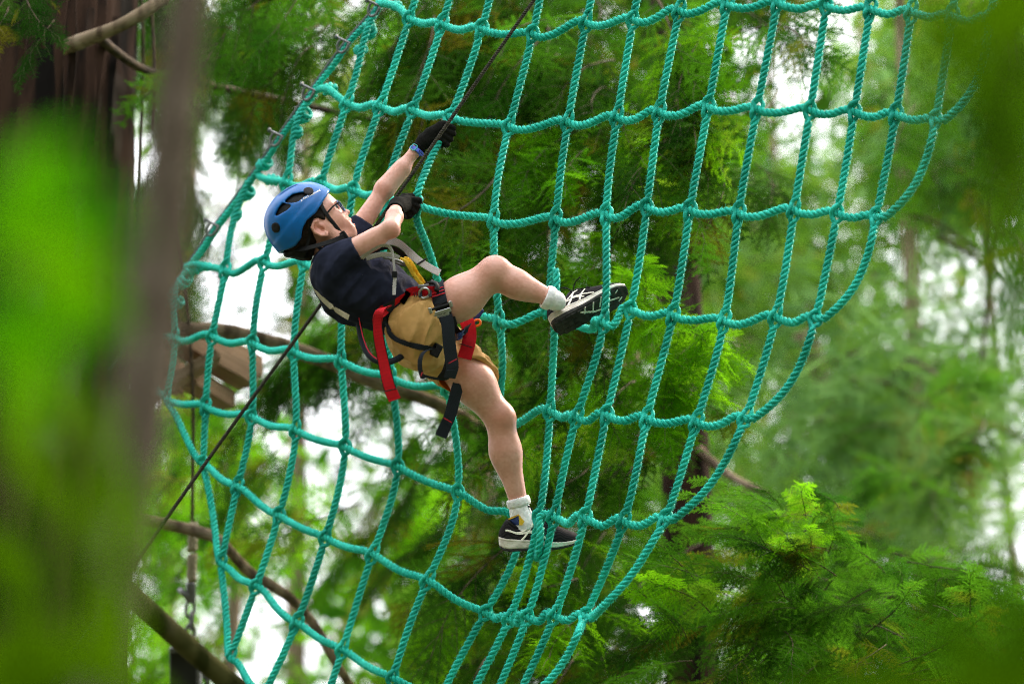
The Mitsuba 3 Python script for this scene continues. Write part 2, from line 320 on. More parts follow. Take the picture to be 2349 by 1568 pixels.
# ------------------------------------------------------------------ the climbing net: three-strand rope, traced knot by knot
ROPE_R = 0.0152
rng = np.random.default_rng(7)
fuzz = []
DZC = {-10: 1.75, -9: 1.6, -8: 1.38, -7: 1.15, -6: .92, -5: .70, -4: .50, -3: .30, -2: .17, -1: .03, 0: -.12, 1: -.22, 2: -.32, 3: -.42, 4: -.52, 5: -.62, 6: -.70, 7: -.78, 8: -.85}
NODES = {  # row: {column: (x, y[, dz])}
 -1: {-4: (1075, -150), -3: (1160, -150), -2: (1262, -140), -1: (1392, -160), 0: (1495, -175), 1: (1602, -190), 2: (1712, -205), 3: (1830, -215), 4: (1936, -212), 5: (2035, -208), 6: (2128, -200), 7: (2226, -190), 8: (2318, -180)},
 0: {-5: (939, 43), -4: (1014, 56), -3: (1105, 66), -2: (1222, 79), -1: (1345, 52), 0: (1453, 45), 1: (1559, 25), 2: (1668, 10), 3: (1784, 8), 4: (1896, 14), 5: (1997, 21), 6: (2091, 27), 7: (2184, 37), 8: (2271, 41)},
 1: {-6: (796, 237), -5: (872, 244), -4: (947, 253), -3: (1033, 268), -2: (1168, 290), -1: (1303, 280), 0: (1416, 269), 1: (1513, 257), 2: (1625, 246), 3: (1737, 250), 4: (1859, 253), 5: (1960, 257), 6: (2055, 263), 7: (2147, 277)},
 2: {-7: (658, 418), -6: (737, 420), -5: (811, 436), -4: (884, 450), -3: (954, 468, .10), -2: (1133, 505, .10), -1: (1275, 502), 0: (1391, 493), 1: (1484, 476), 2: (1583, 482), 3: (1695, 489), 4: (1822, 482), 5: (1921, 489), 6: (2010, 499)},
 3: {-8: (517, 620), -7: (607, 602), -6: (697, 604), -5: (790, 640), -4: (885, 665), -3: (1012, 690, .30), -2: (1146, 736, .14), -1: (1258, 722, .10), 0: (1385, 740, -.20), 1: (1447, 710), 2: (1544, 723), 3: (1662, 735), 4: (1780, 727), 5: (1871, 731)},
 4: {-9: (400, 774), -8: (487, 771), -7: (580, 788), -6: (674, 806), -5: (783, 828), -4: (898, 866), -3: (1026, 890), -2: (1150, 968, .24), -1: (1262, 943), 0: (1323, 956), 1: (1392, 952), 2: (1484, 959), 3: (1598, 967), 4: (1710, 959)},
 5: {-9: (379, 913), -8: (472, 932), -7: (578, 955), -6: (679, 986), -5: (792, 1025), -4: (913, 1070), -3: (1051, 1128), -2: (1196, 1200, .22), -1: (1236, 1187, -.01), 0: (1271, 1184, -.05), 1: (1342, 1187), 2: (1431, 1194), 3: (1526, 1191)},
 6: {-8: (466, 1064), -7: (545, 1115), -6: (640, 1182), -5: (747, 1232), -4: (855, 1270), -3: (981, 1330), -2: (1114, 1404, .24), -1: (1168, 1418, .12), 0: (1210, 1413, .02), 1: (1272, 1410, -.08), 2: (1342, 1414, -.16)},
 7: {-7: (507, 1292), -6: (588, 1343), -5: (681, 1427), -4: (786, 1488), -3: (902, 1553), -2: (1010, 1600, .3), -1: (1072, 1610, .2), 0: (1128, 1615, .1), 1: (1180, 1612, .0)},
 8: {-6: (528, 1508), -5: (606, 1590), -4: (735, 1640), -3: (870, 1720), -2: (950, 1745, .3), -1: (1010, 1760, .2), 0: (1070, 1770, .1)}}
def node(r, c):
    n = NODES[r][c]; return V(n[0], n[1], n[2] if len(n) > 2 else DZC[c])

def rope(p, r=ROPE_R, pitch=0.064, knots=(), hairs=2600, phase=None, eyes=False):
    """Three strands laid around the path p; near a knot the strands open round the rope that passes through."""
    p = spline(p, pitch / 11)
    t, n, b = frames(p)
    s = np.concatenate([[0], np.cumsum(np.linalg.norm(np.diff(p, axis=0), axis=1))])
    open_, lat = np.zeros(len(p)), np.zeros((len(p), 3))
    for k, ax in knots:
        d = np.linalg.norm(p - k, axis=1); w = np.exp(-(d / .034) ** 4); g = w > open_; open_ = np.maximum(open_, w)
        sd = ax - t * (t @ ax)[:, None]; sd /= np.linalg.norm(sd, axis=1, keepdims=True) + 1e-9; lat[g] = sd[g]
    ph = rng.uniform(0, 6.28) if phase is None else phase
    ro, rs = 0.555 * r * (1 - .55 * open_), 0.475 * r * (1 + 0.25 * open_)
    ms = []
    for j in range(3):
        a = ph + 2 * np.pi * (s / pitch + j / 3) + 0.12 * np.sin(s * 60 + j)
        rad = np.cos(a)[:, None] * n + np.sin(a)[:, None] * b
        off = rad * ro[:, None] + lat * (open_ * r * (1.02, -.80, -1.12)[j])[:, None] + (np.cross(lat, t) * (open_ * r * (.25, .5, -.5)[j])[:, None])
        ms.append(tube(p + off, rs * (1 + 0.05 * np.sin(s * 211 + 2 * j)), 7, nrm=rad))
    m = int(s[-1] * hairs)
    if m:
        i = rng.integers(0, len(p) - 1, m); a = rng.uniform(0, 6.283, m)
        rad = np.cos(a)[:, None] * n[i] + np.sin(a)[:, None] * b[i]
        base = p[i] + rad * (ro + rs * 0.86)[i, None] + t[i] * rng.uniform(-.004, .004, (m, 1))
        d = rad * rng.uniform(0.35, 1, (m, 1)) + t[i] * rng.normal(0, .8, (m, 1)) + rng.normal(0, .35, (m, 3))
        d /= np.linalg.norm(d, axis=1, keepdims=True); L = rng.gamma(2.2, 0.0021, (m, 1)).clip(.001, .018)
        sd = np.cross(d, rng.normal(0, 1, (m, 3))); sd *= 0.00045 / (np.linalg.norm(sd, axis=1, keepdims=True) + 1e-9)
        fuzz.append((np.stack([base - sd, base + sd, base + d * L], 1).reshape(-1, 3), np.arange(3 * m).reshape(-1, 3)))
    return join(ms)

def eye(c, axis, up, r=0.0185, tr=0.0088):
    """The strand of the upright rope that loops round the cross rope at a knot."""
    axis, up = unit(axis), unit(up); sd = np.cross(axis, up); a = np.linspace(0, 2 * np.pi, 17)[:-1]
    p = c + r * (np.cos(a)[:, None] * up * 1.25 + np.sin(a)[:, None] * sd * 0.9)
    p = np.vstack([p, p[:2]])
    return tube(p, tr, 7, False)

net = thing('rope_net', 'turquoise climbing net of thick twisted rope with square meshes, sagging across the trees', 'climbing net')
cols = sorted({c for r in NODES.values() for c in r})
CABLE = [(900, -45, .95), (866, 8, .98), (795, 92, 1.08), (715, 201, 1.2), (641, 306, 1.32), (570, 408, 1.44), (495, 512, 1.56), (424, 612, 1.68), (360, 700, 1.8), (250, 850, 2.0)]
def cab(i): return V(*CABLE[i])
TOPS = {-5: [(985, -110, .70)], -6: [(866, 20, .98), (842, 70, .95), (822, 150, .93)], -7: [(722, 215, 1.2), (688, 262, 1.18), (672, 320, 1.16)],
        -8: [(570, 415, 1.44), (548, 470, 1.42), (528, 540, 1.40)], -9: [(424, 625, 1.68), (398, 680, 1.64)]}
BULGE = {(-1, 3): [(1274, 620, .02)], (-3, 2): [(978, 560, .22)], (-2, 3): [(1152, 850, .16)], (-3, 3): [(1016, 800, .28)]}
for c in cols:
    rows = [r for r in sorted(NODES) if c in NODES[r]]
    pts = [V(*q) for q in TOPS.get(c, [])]
    for r in rows:
        pts.append(node(r, c))
        pts += [V(*q) for q in BULGE.get((c, r), [])]
    last = rows[-1]
    def across(r):
        q_ = [cc for cc in (c - 1, c + 1) if cc in NODES[r]]; a_, b_ = node(r, min(q_ + [c])), node(r, max(q_ + [c])); d_ = b_ - a_; return unit([d_[0], d_[1], d_[2] * .4])
    kn = [(node(r, c), across(r)) for r in rows]
    # right border: below its last knot the rope swings over to the end knot of the next row and becomes its cross rope
    if last < 7 and c >= 0 and (c - 1) in NODES.get(last + 1, {}):
        a, e = NODES[last][c], NODES[last + 1][c - 1]
        k_ = {2: .95, 3: 1.0, 4: .85, 5: .62}.get(last, .95) * abs(e[1] - a[1])
        for u_, o_ in ((.18, .075), (.36, .140), (.63, .198), (.86, .165)):
            pts.append(V(a[0] + (e[0] - a[0]) * u_ + k_ * o_, a[1] + (e[1] - a[1]) * u_, DZC[c] * (1 - u_) + DZC[c - 1] * u_ - .05))
        pts.append(node(last + 1, c - 1) + np.array([.022, -.004, .018]))
    put('upright_rope', rope(pts, knots=kn), 'm_rope', net)
GAPMID = {(3, -1): [(1285, 728, .16), (1330, 748, .10), (1362, 752, -.02)]}
PATH = {5: {-2: [(1163, 1174, .24), (1207, 1236, .20), (1227, 1271, .12), (1235, 1268, -.02), (1239, 1215, -.04)]}}
LEFT = {1: [(722, 208, 1.2), (748, 203, 1.1), (768, 216, 1.02)], 2: [(590, 400, 1.42), (612, 412, 1.3)], 3: [(424, 612, 1.68), (448, 606, 1.6), (480, 612, 1.5)],
        4: [(340, 778, 1.8)], 5: [(332, 862, 1.9), (352, 888, 1.75)], 0: [(866, 8, .98), (900, 12, .85), (922, 25, .75)], 6: [(379, 918, 1.6), (404, 955, 1.55), (440, 1030, 1.45)],
        7: [(466, 1070, 1.4), (478, 1120, 1.35), (495, 1230, 1.25)], 8: [(507, 1300, 1.15), (514, 1360, 1.1), (522, 1460, 1.0)]}
for r in range(0, 9):
    cs = sorted(NODES[r]); pts = [V(*q) for q in LEFT.get(r, [])]
    for c in cs:
        n = node(r, c)
        if r in PATH and c in PATH[r]:
            pts += [V(*q) for q in PATH[r][c]]; continue
        if r == 5 and c == -1: pts.append(n + [.004, .006, .016]); continue
        nx = node(r, c + 1) if c + 1 in NODES[r] else None
        pv = node(r, c - 1) if c - 1 in NODES[r] else None
        if pv is not None: pts.append(n + np.array([-.026, .010, -.017]))
        pts.append(n)
        if nx is not None:
            pts.append(n + np.array([.026, -.013, .019]))
            slack = 0.012 if r < 5 or c < 0 else 0.020
            if (r, c) in GAPMID: pts[-1] = n + np.array([.016, -.008, -.014]); pts += [V(*q) for q in GAPMID[r, c]]; continue
            mid = (n + nx) / 2 + np.array([0, -slack * rng.uniform(.5, 1.2), .004]); pts.append(mid)
        elif r < 8 and c >= 1:
            pts.append(n + np.array([.02, .003, .012]))
    put('cross_rope', rope(pts, pitch=0.060, hairs=3600), 'm_rope_worn', net)
# the head rope laced along the cable, with bulky lashings at each shackle
def lash(c, d, size, turns, tr=0.0105):
    """A lump of rope wound round direction d."""
    d = unit(d); a = unit(np.cross(d, [0.3, 0.2, 1])); b = np.cross(d, a)
    u = np.linspace(0, 1, int(turns * 12)); th = u * turns * 2 * np.pi
    rr = size * (0.75 + 0.35 * np.sin(u * np.pi) + 0.2 * np.sin(th * 0.7))
    p = c + d * ((u - .5) * size * 3.2)[:, None] + np.cos(th)[:, None] * a * rr[:, None] + np.sin(th)[:, None] * b * rr[:, None]
    return tube(p, tr, 7)
cd = unit(cab(7) - cab(1))
for i in range(0, 8):
    a, b = cab(i), cab(i + 1)
    off = np.array([.013, -.009, .016])
    q = [a + off, (a * .75 + b * .25) + off * 1.15, (a + b) / 2 + off * 1.3, (a * .25 + b * .75) + off * 1.1, b + off]
    put('head_rope', rope(q, r=0.0135 if i < 5 else .0165, hairs=900), 'm_rope', net)
for (x, y, dz, sz, tn) in [(905, 10, .88, .018, 3), (842, 66, 1.0, .026, 4), (820, 110, 1.0, .020, 4), (752, 200, 1.12, .024, 3.5), (690, 262, 1.22, .028, 4), (676, 300, 1.18, .018, 4), (620, 408, 1.36, .022, 3.5),
                           (600, 372, 1.4, .026, 4), (560, 440, 1.46, .026, 4), (536, 488, 1.44, .02, 4), (470, 607, 1.6, .017, 2.5), (440, 612, 1.66, .026, 4), (415, 640, 1.68, .03, 4), (400, 690, 1.66, .022, 4)]:
    d = cd if tn >= 4 else np.array([1, .1, 0.2])
    put('lashing', lash(V(x, y, dz) + [0.012, -.01, .01], d + rng.normal(0, .25, 3), sz * .72, tn * .8, .0095), 'm_rope', net)
put('fibre_fuzz', join(fuzz), 'm_fuzz', net, smooth=False, kind='stuff')

def wire(p, r, pitch, strands=5):
    """Laid wire or cord."""
    p = spline(p, pitch / 8); t, n, b = frames(p); s = np.concatenate([[0], np.cumsum(np.linalg.norm(np.diff(p, axis=0), axis=1))])
    ms = []
    for j in range(strands):
        a = 2 * np.pi * (s / pitch + j / strands); rad = np.cos(a)[:, None] * n + np.sin(a)[:, None] * b
        ms.append(tube(p + rad * r * .62, r * (.48 if strands > 3 else .55), 5, nrm=rad))
    return join(ms)

k = put('steel_cable', wire([cab(i) for i in range(10)], .0062, .05), 'm_galv'); tag(k, 'thin grey steel cable that the top edge of the net is shackled to', 'cable')
def shackle(x, y, dz, which):
    t = thing('shackle', f'small steel shackle clamping the net to its slanting cable, {which}', 'shackle', 'shackles along the net cable')
    c = V(x, y, dz); ax = unit(np.array([.72, -.35, .2])); d = unit(np.array([.25, -1, .1])); d = unit(d - ax * (d @ ax))
    th = np.linspace(-.35, np.pi + .35, 16)
    bow = c + d * .016 + np.cos(th)[:, None] * ax * .022 + np.sin(th)[:, None] * d * .036
    put('bow', tube(bow, .0058, 8), 'm_galv', t)
    a, b = c - ax * .036, c + ax * .026
    put('pin', join([tube(np.linspace(a, b, 3), .0056, 8), tube(np.linspace(a - ax * .010, a, 3), .010, 8)]), 'm_galv', t)
for i, which in ((1, 'topmost of five'), (2, 'second from the top'), (3, 'third from the top'), (4, 'fourth from the top'), (6, 'lowest of five')): shackle(CABLE[i][0] - 4, CABLE[i][1] + 2, CABLE[i][2] - .03, which)

# the belay rope that runs past the climber
k = put('belay_rope', wire([V(1322, -140, .06), V(1225, 0, .08), V(1106, 170, .10), V(1003, 318, .12), V(890, 478, .14), V(740, 692, .27), V(600, 884, .33), V(440, 1106, .40), V(280, 1335, .46), V(150, 1520, .5), V(60, 1650, .5)], .0072, .034, 4), 'm_belay')
tag(k, 'dark olive safety rope running diagonally past the climber from upper right to lower left', 'rope')
# ------------------------------------------------------------------ the climber
kid = thing('person', 'child in blue helmet, navy tee, tan shorts and harness, climbing the rope net', 'person')
def q(*a): return V(*a)
HC = q(727, 512, 0)                                              # middle of the head
hF, hU, hW = np.array([.81, .59, 0]), np.array([-.59, .81, 0]), np.array([0, 0, 1.0])
yaw = math.radians(7); hF, hW = hF * math.cos(yaw) - hW * math.sin(yaw), hW * math.cos(yaw) + hF * math.sin(yaw)
HA = np.array([hF, hU, hW])
def H(f, u, w): return HC + S * (f * hF + u * hU + w * hW)       # head frame: forward, up, towards the right ear
def HV(px, py, w):                                               # the point of the head seen at px, py
    d = q(px, py, 0) - HC; return HC + d + hW * 0 + np.array([0, 0, 1.0]) * w * S
R_ = lambda px: px * S

shoulder_r, elbow_r, wrist_r = q(775, 600, -.16), q(896, 523, -.21), q(907, 482, -.06)
shoulder_l, elbow_l, wrist_l = q(815, 535, .14), q(880, 437, .19), q(953, 346, .24)
hip_r, knee_r, ankle_r = q(955, 748, -.09), q(1131, 628, -.12), q(1262, 683, -.13)
hip_l, knee_l, ankle_l = q(990, 775, .09), q(1147, 962, .10), q(1192, 1160, .10)

body = Field(q(560, 1240, 0) * [1, 1, 0] + [0, 0, -12.42], q(1330, 280, 0) * [1, 1, 0] + [0, 0, -11.62], .0040)
B = body
B.seg(q(965, 748, 0), q(895, 690, 0), R_(40), R_(42), .03, 1.4)
B.seg(q(895, 690, 0), q(810, 632, 0), R_(46), R_(52), .04, 1.4)
B.seg(q(810, 632, 0), q(762, 592, 0), R_(52), R_(34), .04, 1.5)
B.seg(q(765, 598, 0), q(730, 552, 0), R_(29), R_(29), .03)
# arms
B.seg(shoulder_r, elbow_r, R_(24), R_(20), .03); B.seg(elbow_r, q(905, 497, -.14), R_(20), R_(20), .012); B.seg(q(905, 497, -.14), wrist_r, R_(19.5), R_(15), .012)
B.seg(q(796, 580, -.17), q(860, 548, -.19), R_(24), R_(22), .02)
B.ell(q(902, 532, -.215), np.eye(3), [R_(12), R_(12), R_(12)], .02)
B.seg(shoulder_l, elbow_l, R_(25), R_(19), .03); B.seg(elbow_l, wrist_l, R_(19), R_(13.5), .02); B.seg(q(885, 430, .19), q(922, 388, .215), R_(22), R_(20), .025)
B.seg(wrist_l, q(968, 330, .25), R_(13.5), R_(14), .01)
# legs
B.seg(hip_r, q(1060, 682, -.11), R_(44), R_(46), .03); B.seg(q(1060, 682, -.11), knee_r, R_(46), R_(34.5), .04)
B.ell(q(1139, 618, -.125), np.eye(3), [R_(30), R_(30), R_(32)], .03)
B.seg(knee_r, q(1180, 648, -.12), R_(32), R_(30), .03); B.seg(q(1180, 648, -.12), ankle_r, R_(30), R_(19.5), .03)
B.ell(q(1192, 658, -.12), np.array([[.92, -.4, 0], [.4, .92, 0], [0, 0, 1]]), [R_(46), R_(26), R_(28)], .03)
B.seg(hip_l, q(1088, 880, .095), R_(46), R_(46), .03); B.seg(q(1088, 880, .095), knee_l, R_(46), R_(31), .04)
B.ell(q(1151, 955, .085), np.eye(3), [R_(29), R_(32), R_(30)], .03)
B.seg(knee_l, q(1160, 1035, .10), R_(30), R_(32), .03); B.seg(q(1160, 1035, .10), ankle_l, R_(32), R_(19.5), .035)
B.ell(q(1158, 1030, .10), np.array([[1, .16, 0], [-.16, 1, 0], [0, 0, 1]]), [R_(32), R_(66), R_(31)], .03)
# head
B.ell(H(-12, 20, 0), HA, [R_(77), R_(72), R_(58)], .01)
B.ell(H(20, -20, 0), HA, [R_(43), R_(54), R_(46)], .03)
B.ell(H(30, 12, 0), HA, [R_(33), R_(33), R_(44)], .02)                     # brow
B.seg(H(47, -63, 0), H(38, -60, 0), R_(15), R_(20), .02, 1.15)              # chin
B.seg(H(12, -58, 30), H(46, -66, 9), R_(15), R_(12), .02); B.seg(H(12, -58, -30), H(46, -66, -9), R_(15), R_(12), .02)   # jaw
B.seg(H(2, -20, 42), H(14, -58, 32), R_(12), R_(13), .025); B.seg(H(2, -20, -42), H(14, -58, -32), R_(12), R_(13), .025)
B.ell(H(40, -22, 27), HA, [R_(17), R_(18), R_(15)], .025); B.ell(H(40, -22, -27), HA, [R_(17), R_(18), R_(15)], .025)     # cheeks
B.seg(H(57, 8, 0), H(69.5, -17, 0), R_(5), R_(5.6), .008); B.ell(H(70.5, -20.5, 0), HA, [R_(7.8), R_(6.2), R_(7)], .006)         # nose
for s in (1, -1):
    B.ell(H(64, -23, 7 * s), HA, [R_(6), R_(4.6), R_(4.5)], .006)
    B.ell(H(55, 3, 23 * s), HA, [R_(10), R_(8), R_(11)], .008, cut=True)                                                   # eye sockets
    B.seg(H(56, 14, 10 * s), H(48, 15, 36 * s), R_(5), R_(5), .01)                                                         # brows
B.ell(H(56, -45, 0), HA, [R_(10), R_(20), R_(24)], .02)                     # mouth region
B.ell(H(65, -37, 0), HA, [R_(5.5), R_(4.6), R_(13)], .005); B.ell(H(62.5, -54, 0), HA, [R_(6), R_(5), R_(11)], .005)        # lips
B.seg(H(68, -45.5, 0), H(57, -45.5, 14), R_(3.6), R_(1.5), .004, cut=True); B.seg(H(68, -45.5, 0), H(57, -45.5, -14), R_(3.6), R_(1.5), .004, cut=True)
for s in (1, -1):                                                            # ears
    def E(f, u, w, s=s): return H(f, u, w * s)
    c = E(-9, -18, 56)
    B.ell(c, HA, [R_(13), R_(20), R_(5)], .006)
    ring = [E(0, 0, 57), E(-11, 3, 61), E(-21, -6, 64), E(-22, -20, 64), E(-14, -33, 61), E(-3, -40, 57)]
    for a, b in zip(ring[:-1], ring[1:]): B.seg(a, b, R_(3.6), R_(3.6), .003)
    B.ell(E(-2, -35, 56), HA, [R_(5), R_(6), R_(4)], .005)
    B.ell(E(-10, -12, 63), HA, [R_(6.5), R_(9), R_(6)], .004, cut=True); B.ell(E(-4, -22, 60), HA, [R_(5), R_(6.5), R_(7)], .004, cut=True)
bv, bf = B.mesh(1, .4)
RED += [(tuple(world(q(1145, 606, -.13)).tolist()), .065), (tuple(world(q(1160, 965, .05)).tolist()), .07), (tuple(world(q(906, 533, -.22)).tolist()), .05), (tuple(world(H(-9, -18, 55)).tolist()), .045)]
put('body', (bv, bf), 'm_skin', kid)

# eyes behind the glasses
for s in (1, -1):
    c = H(51, 3, 22 * s); m = trimesh.creation.icosphere(3, R_(7.4)); put('eye', (np.array(m.vertices) + c, m.faces), 'm_eye', kid)
    m = trimesh.creation.icosphere(2, R_(4.6)); put('iris', (np.array(m.vertices) * [1, 1, 1] + c + (hF + hW * .35 * s) * R_(4.4), m.faces), 'm_dark', kid)
m = Field(H(40, -75, -30) - .05, H(40, -75, -30) + .2, .0025)
m.seg(H(66.2, -40, -7), H(66.2, -40, 7), R_(3.4), R_(3.4), .002); m.seg(H(65.5, -52, -6), H(65.5, -52, 6), R_(3.8), R_(3.8), .002)
m.seg(H(58, -44, 13), H(65.5, -40, 6), R_(2.2), R_(3.2), .002); m.seg(H(58, -45, 13), H(64.5, -51.5, 6), R_(2.2), R_(3.4), .002)
put('lips', m.mesh(1), 'm_lip', kid)

# hair: a close cap under the helmet rim, short strands at the nape and before the ear
hair = Field(HC - .22, HC + .22, .0042)
hair.ell(H(-15, 18, 0), HA, [R_(80), R_(74), R_(62)], .01)
hair.seg(H(-52, -18, 0), H(-47, -48, 0), R_(42), R_(26), .03, 1.05)
hair.seg(H(-18, 0, 44), H(6, -2, 44), R_(14), R_(12), .02)
def hair_cut(p, d):
    r = (p - HC) / S @ HA.T; f, u, w = r[..., 0], r[..., 1], r[..., 2]
    edge = np.interp(f, [-90, -60, -45, -28, -22, -14, -5, 5, 12, 16, 24, 40, 70], [-45, -62, -50, -36, 2, 8, 9, 4, -8, -10, 8, 34, 40])
    n = (meshkit.fbm(p * 120, 2) - .5) * .008
    return np.maximum(d + n, (edge - u) * S * .8)
hair.everywhere(hair_cut); put('hair', hair.mesh(1), 'm_hair', kid)

# ---- helmet
helm = kid + '__helmet'
RIM_F = [-120, -111, -105, -90, -75, -56, -40, -21, -5, 5, 18, 32, 50, 62, 72, 80]
RIM_U = [-12, -10, -10, -14, -17, -12, 5, 14, 15, 16, 21, 27, 34, 39, 43, 45]
def poly_sd(x, y, pts):
    """Signed distance to a polygon."""
    d = np.full(x.shape, 1e9); s = np.ones(x.shape); n = len(pts)
    for i in range(n):
        (ax, ay), (bx, by) = pts[i], pts[i - 1]
        ex, ey, wx, wy = bx - ax, by - ay, x - ax, y - ay
        t = np.clip((wx * ex + wy * ey) / (ex * ex + ey * ey), 0, 1); d = np.minimum(d, (wx - ex * t) ** 2 + (wy - ey * t) ** 2)
        c1, c2, c3 = y >= ay, y < by, ex * wy > ey * wx
        s = np.where((c1 & c2 & c3) | (~c1 & ~c2 & ~c3), -s, s)
    return s * np.sqrt(d)
def FU(px, py): d = q(px, py, 0) - HC; return (d @ np.array([.81, .59, 0])) / S, (d @ np.array([-.59, .81, 0])) / S
VENT1 = [FU(*p) for p in [(700, 451), (686, 451), (670, 455), (655, 468), (668, 470), (681, 467)]]
VENT2 = [FU(*p) for p in [(663, 479), (648, 475), (641, 484), (633, 499), (646, 492), (655, 487)]]
shell = Field(HC - .24, HC + .24, .0036)
def shell_fn(p, d):
    r = (p - HC) / S @ HA.T; f, u, w = r[..., 0], r[..., 1], r[..., 2]
    def sup(rf, ru, rw, e=2.25):
        a = (np.abs(f + 21) / rf) ** e + (np.abs(u - 21) / ru) ** e + (np.abs(w) / rw) ** 2.1
        return (a ** (1 / e) - 1) * min(rf, ru, rw)
    outer, inner = sup(92, 85, 74), sup(84, 77, 67)
    # soft ledge running back from the brow, as moulded into the shell
    led = np.interp(f, [-110, -60, 0, 60], [18, 30, 44, 58]); outer = outer + 2.2 * (1 / (1 + np.exp(-(u - led) / 1.6)) - .5) * np.clip(np.abs(w) / 40, 0, 1)
    rim = np.interp(f, RIM_F, RIM_U) * np.clip(np.abs(w) / 45, 0, 1) + np.interp(f, [-120, -80, 0, 80], [-4, -4, 30, 44]) * (1 - np.clip(np.abs(w) / 45, 0, 1))
    lip = np.exp(-((u - rim) / 5) ** 2) * 1.6
    e = np.maximum(np.maximum(outer - lip, -inner), (rim - u) * .85)
    for v in (VENT1, VENT2):
        c = np.maximum(poly_sd(f, u, v) - 2.0, 20 - np.abs(w)); e = -smin(-e, c, 3.0)
    top = np.maximum(np.maximum(np.abs(np.abs(w) - 20) - 5, np.abs(f + 12) - 24), 60 - u); e = np.maximum(e, -top)
    return e * S
shell.everywhere(shell_fn)
put('shell', shell.mesh(1), 'm_helmet', helm, label='glossy blue helmet shell with two dark vents')
pad = Field(HC - .22, HC + .22, .0045)
def pad_fn(p, d):
    r = (p - HC) / S @ HA.T; f, u, w = r[..., 0], r[..., 1], r[..., 2]
    a = ((np.abs(f + 21) / 84) ** 2.3 + (np.abs(u - 21) / 77) ** 2.3 + (np.abs(w) / 67) ** 2.1) ** (1 / 2.3) - 1
    return np.maximum(a * 66 + 1.0, np.interp(f, RIM_F, RIM_U) + 7 - u) * S
pad.everywhere(pad_fn); put('liner', pad.mesh(1), 'm_black', helm)
brow = Field(HC - .24, HC + .24, .0042)                          # head band at the back
brow.seg(H(-82, -22, 22), H(-60, -40, 30), R_(8), R_(6), .02, 1.3); brow.seg(H(-96, -16, 8), H(-70, -46, 20), R_(8), R_(7), .02, 1.4); brow.seg(H(-96, -16, -8), H(-70, -46, -20), R_(8), R_(7), .02, 1.4)
put('cradle', brow.mesh(1), 'm_black', helm)
def on(field, px, py, lift, w0=0.0):
    """The point of a surface seen at px, py, raised by lift."""
    v = q(px, py, w0); g = field.front(v[0], v[1], lift)
    return np.array([v[0], v[1], g if g is not None else v[2]])
def face_n(field, p):
    i = np.clip(np.round((p - field.lo) / field.h).astype(int), 1, field.n - 2)
    g = np.array([field.d[tuple(i + np.eye(3, dtype=int)[k])] - field.d[tuple(i - np.eye(3, dtype=int)[k])] for k in range(3)]); return unit(g)
def disc(c, n, r, h, mat_, parent, name):
    n = unit(n); a = unit(np.cross(n, [.1, 1, .3])); b = np.cross(n, a); ring = []
    for rr, hh in ((r, -.004), (r, h * .6), (r * .86, h), (r * .5, h * 1.05)):
        th = np.linspace(0, 2 * np.pi, 25)[:-1]; ring.append(c + n * hh + rr * (np.cos(th)[:, None] * a + np.sin(th)[:, None] * b))
    v = np.vstack(ring + [[c + n * h * 1.05]]); m = 24; f = []
    for i in range(3):
        for j in range(m): f += [[i * m + j, i * m + (j + 1) % m, (i + 1) * m + (j + 1) % m], [i * m + j, (i + 1) * m + (j + 1) % m, (i + 1) * m + j]]
    f += [[3 * m + j, 3 * m + (j + 1) % m, 4 * m] for j in range(m)]
    return put(name, (v, np.array(f)), mat_, parent, 30)
for x, y in ((711, 441), (637, 524)):
    p = on(shell, x, y, 0); disc(p, face_n(shell, p), R_(11.5), .004, 'm_black', helm, 'clip')
# lettering on the brow side, laid on the shell, with its diamond mark
def decal(field, mesh, px, py, ang, lift, name, mat_, parent):
    v = np.array(mesh.vertices); c, s = math.cos(ang), math.sin(ang); o = q(px, py, 0); out = []
    for x, y, z in v:
        X, Y = o[0] + c * x - s * y, o[1] + s * x + c * y
        g = field.front(X, Y, 0); out.append([X, Y, (g if g is not None else o[2]) + lift + z])
    put(name, (np.array(out), mesh.faces), mat_, parent, False)
txt = meshkit.text_mesh('Black Diamond', .0082, .0009, True); txt.apply_scale([.92, 1, 1])
decal(shell, txt, 699, 461.5, math.radians(29), .0006, 'lettering', 'm_white', helm)
dm = trimesh.util.concatenate([trimesh.creation.extrude_polygon(sg.Polygon([(-.0012 + a, 0), (a, .0055), (.0042 + a, 0), (a, -.0055)]), .0009, engine='earcut') for a in (0, -.0045)])
decal(shell, dm, 695.5, 463, math.radians(29), .0006, 'mark', 'm_white', helm)
def strap(field, pts, width, thick, mat_, parent, name, lift=.003, step=.010, side=None, label=None):
    """A strap laid on a surface; a point with a third number keeps that depth."""
    raw = [on(field, x[0], x[1], lift) if len(x) == 2 else q(*x) for x in pts]
    p = spline(raw, step)
    out = []
    for a in p:
        g = field.front(a[0], a[1], lift) if field is not None else None
        out.append([a[0], a[1], max(a[2], g) if g is not None else a[2]])
    p = np.array(out)
    if side is None:
        nn = np.array([face_n(field, a) for a in p]); t, _, _ = frames(p); side = np.cross(t, nn)
    return put(name, ribbon(p, width, thick, side), mat_, parent, 35, label=label)
hd = Field(HC - .24, HC + .24, .005); hd.d = np.minimum(hd.d, 1)
hd.add(lambda p: np.minimum(np.minimum(ell(p, H(-12, 20, 0), HA, [R_(79), R_(74), R_(62)]), ell(p, H(20, -20, 0), HA, [R_(44), R_(55), R_(47)])), seg(p, H(12, -58, 30), H(46, -66, 9), R_(15), R_(12))), HC - .2, HC + .2)
strap(hd, [(736, 466), (750, 490), (768, 515), (786, 538)], R_(9.5), .002, 'm_black', helm, 'chin_strap')
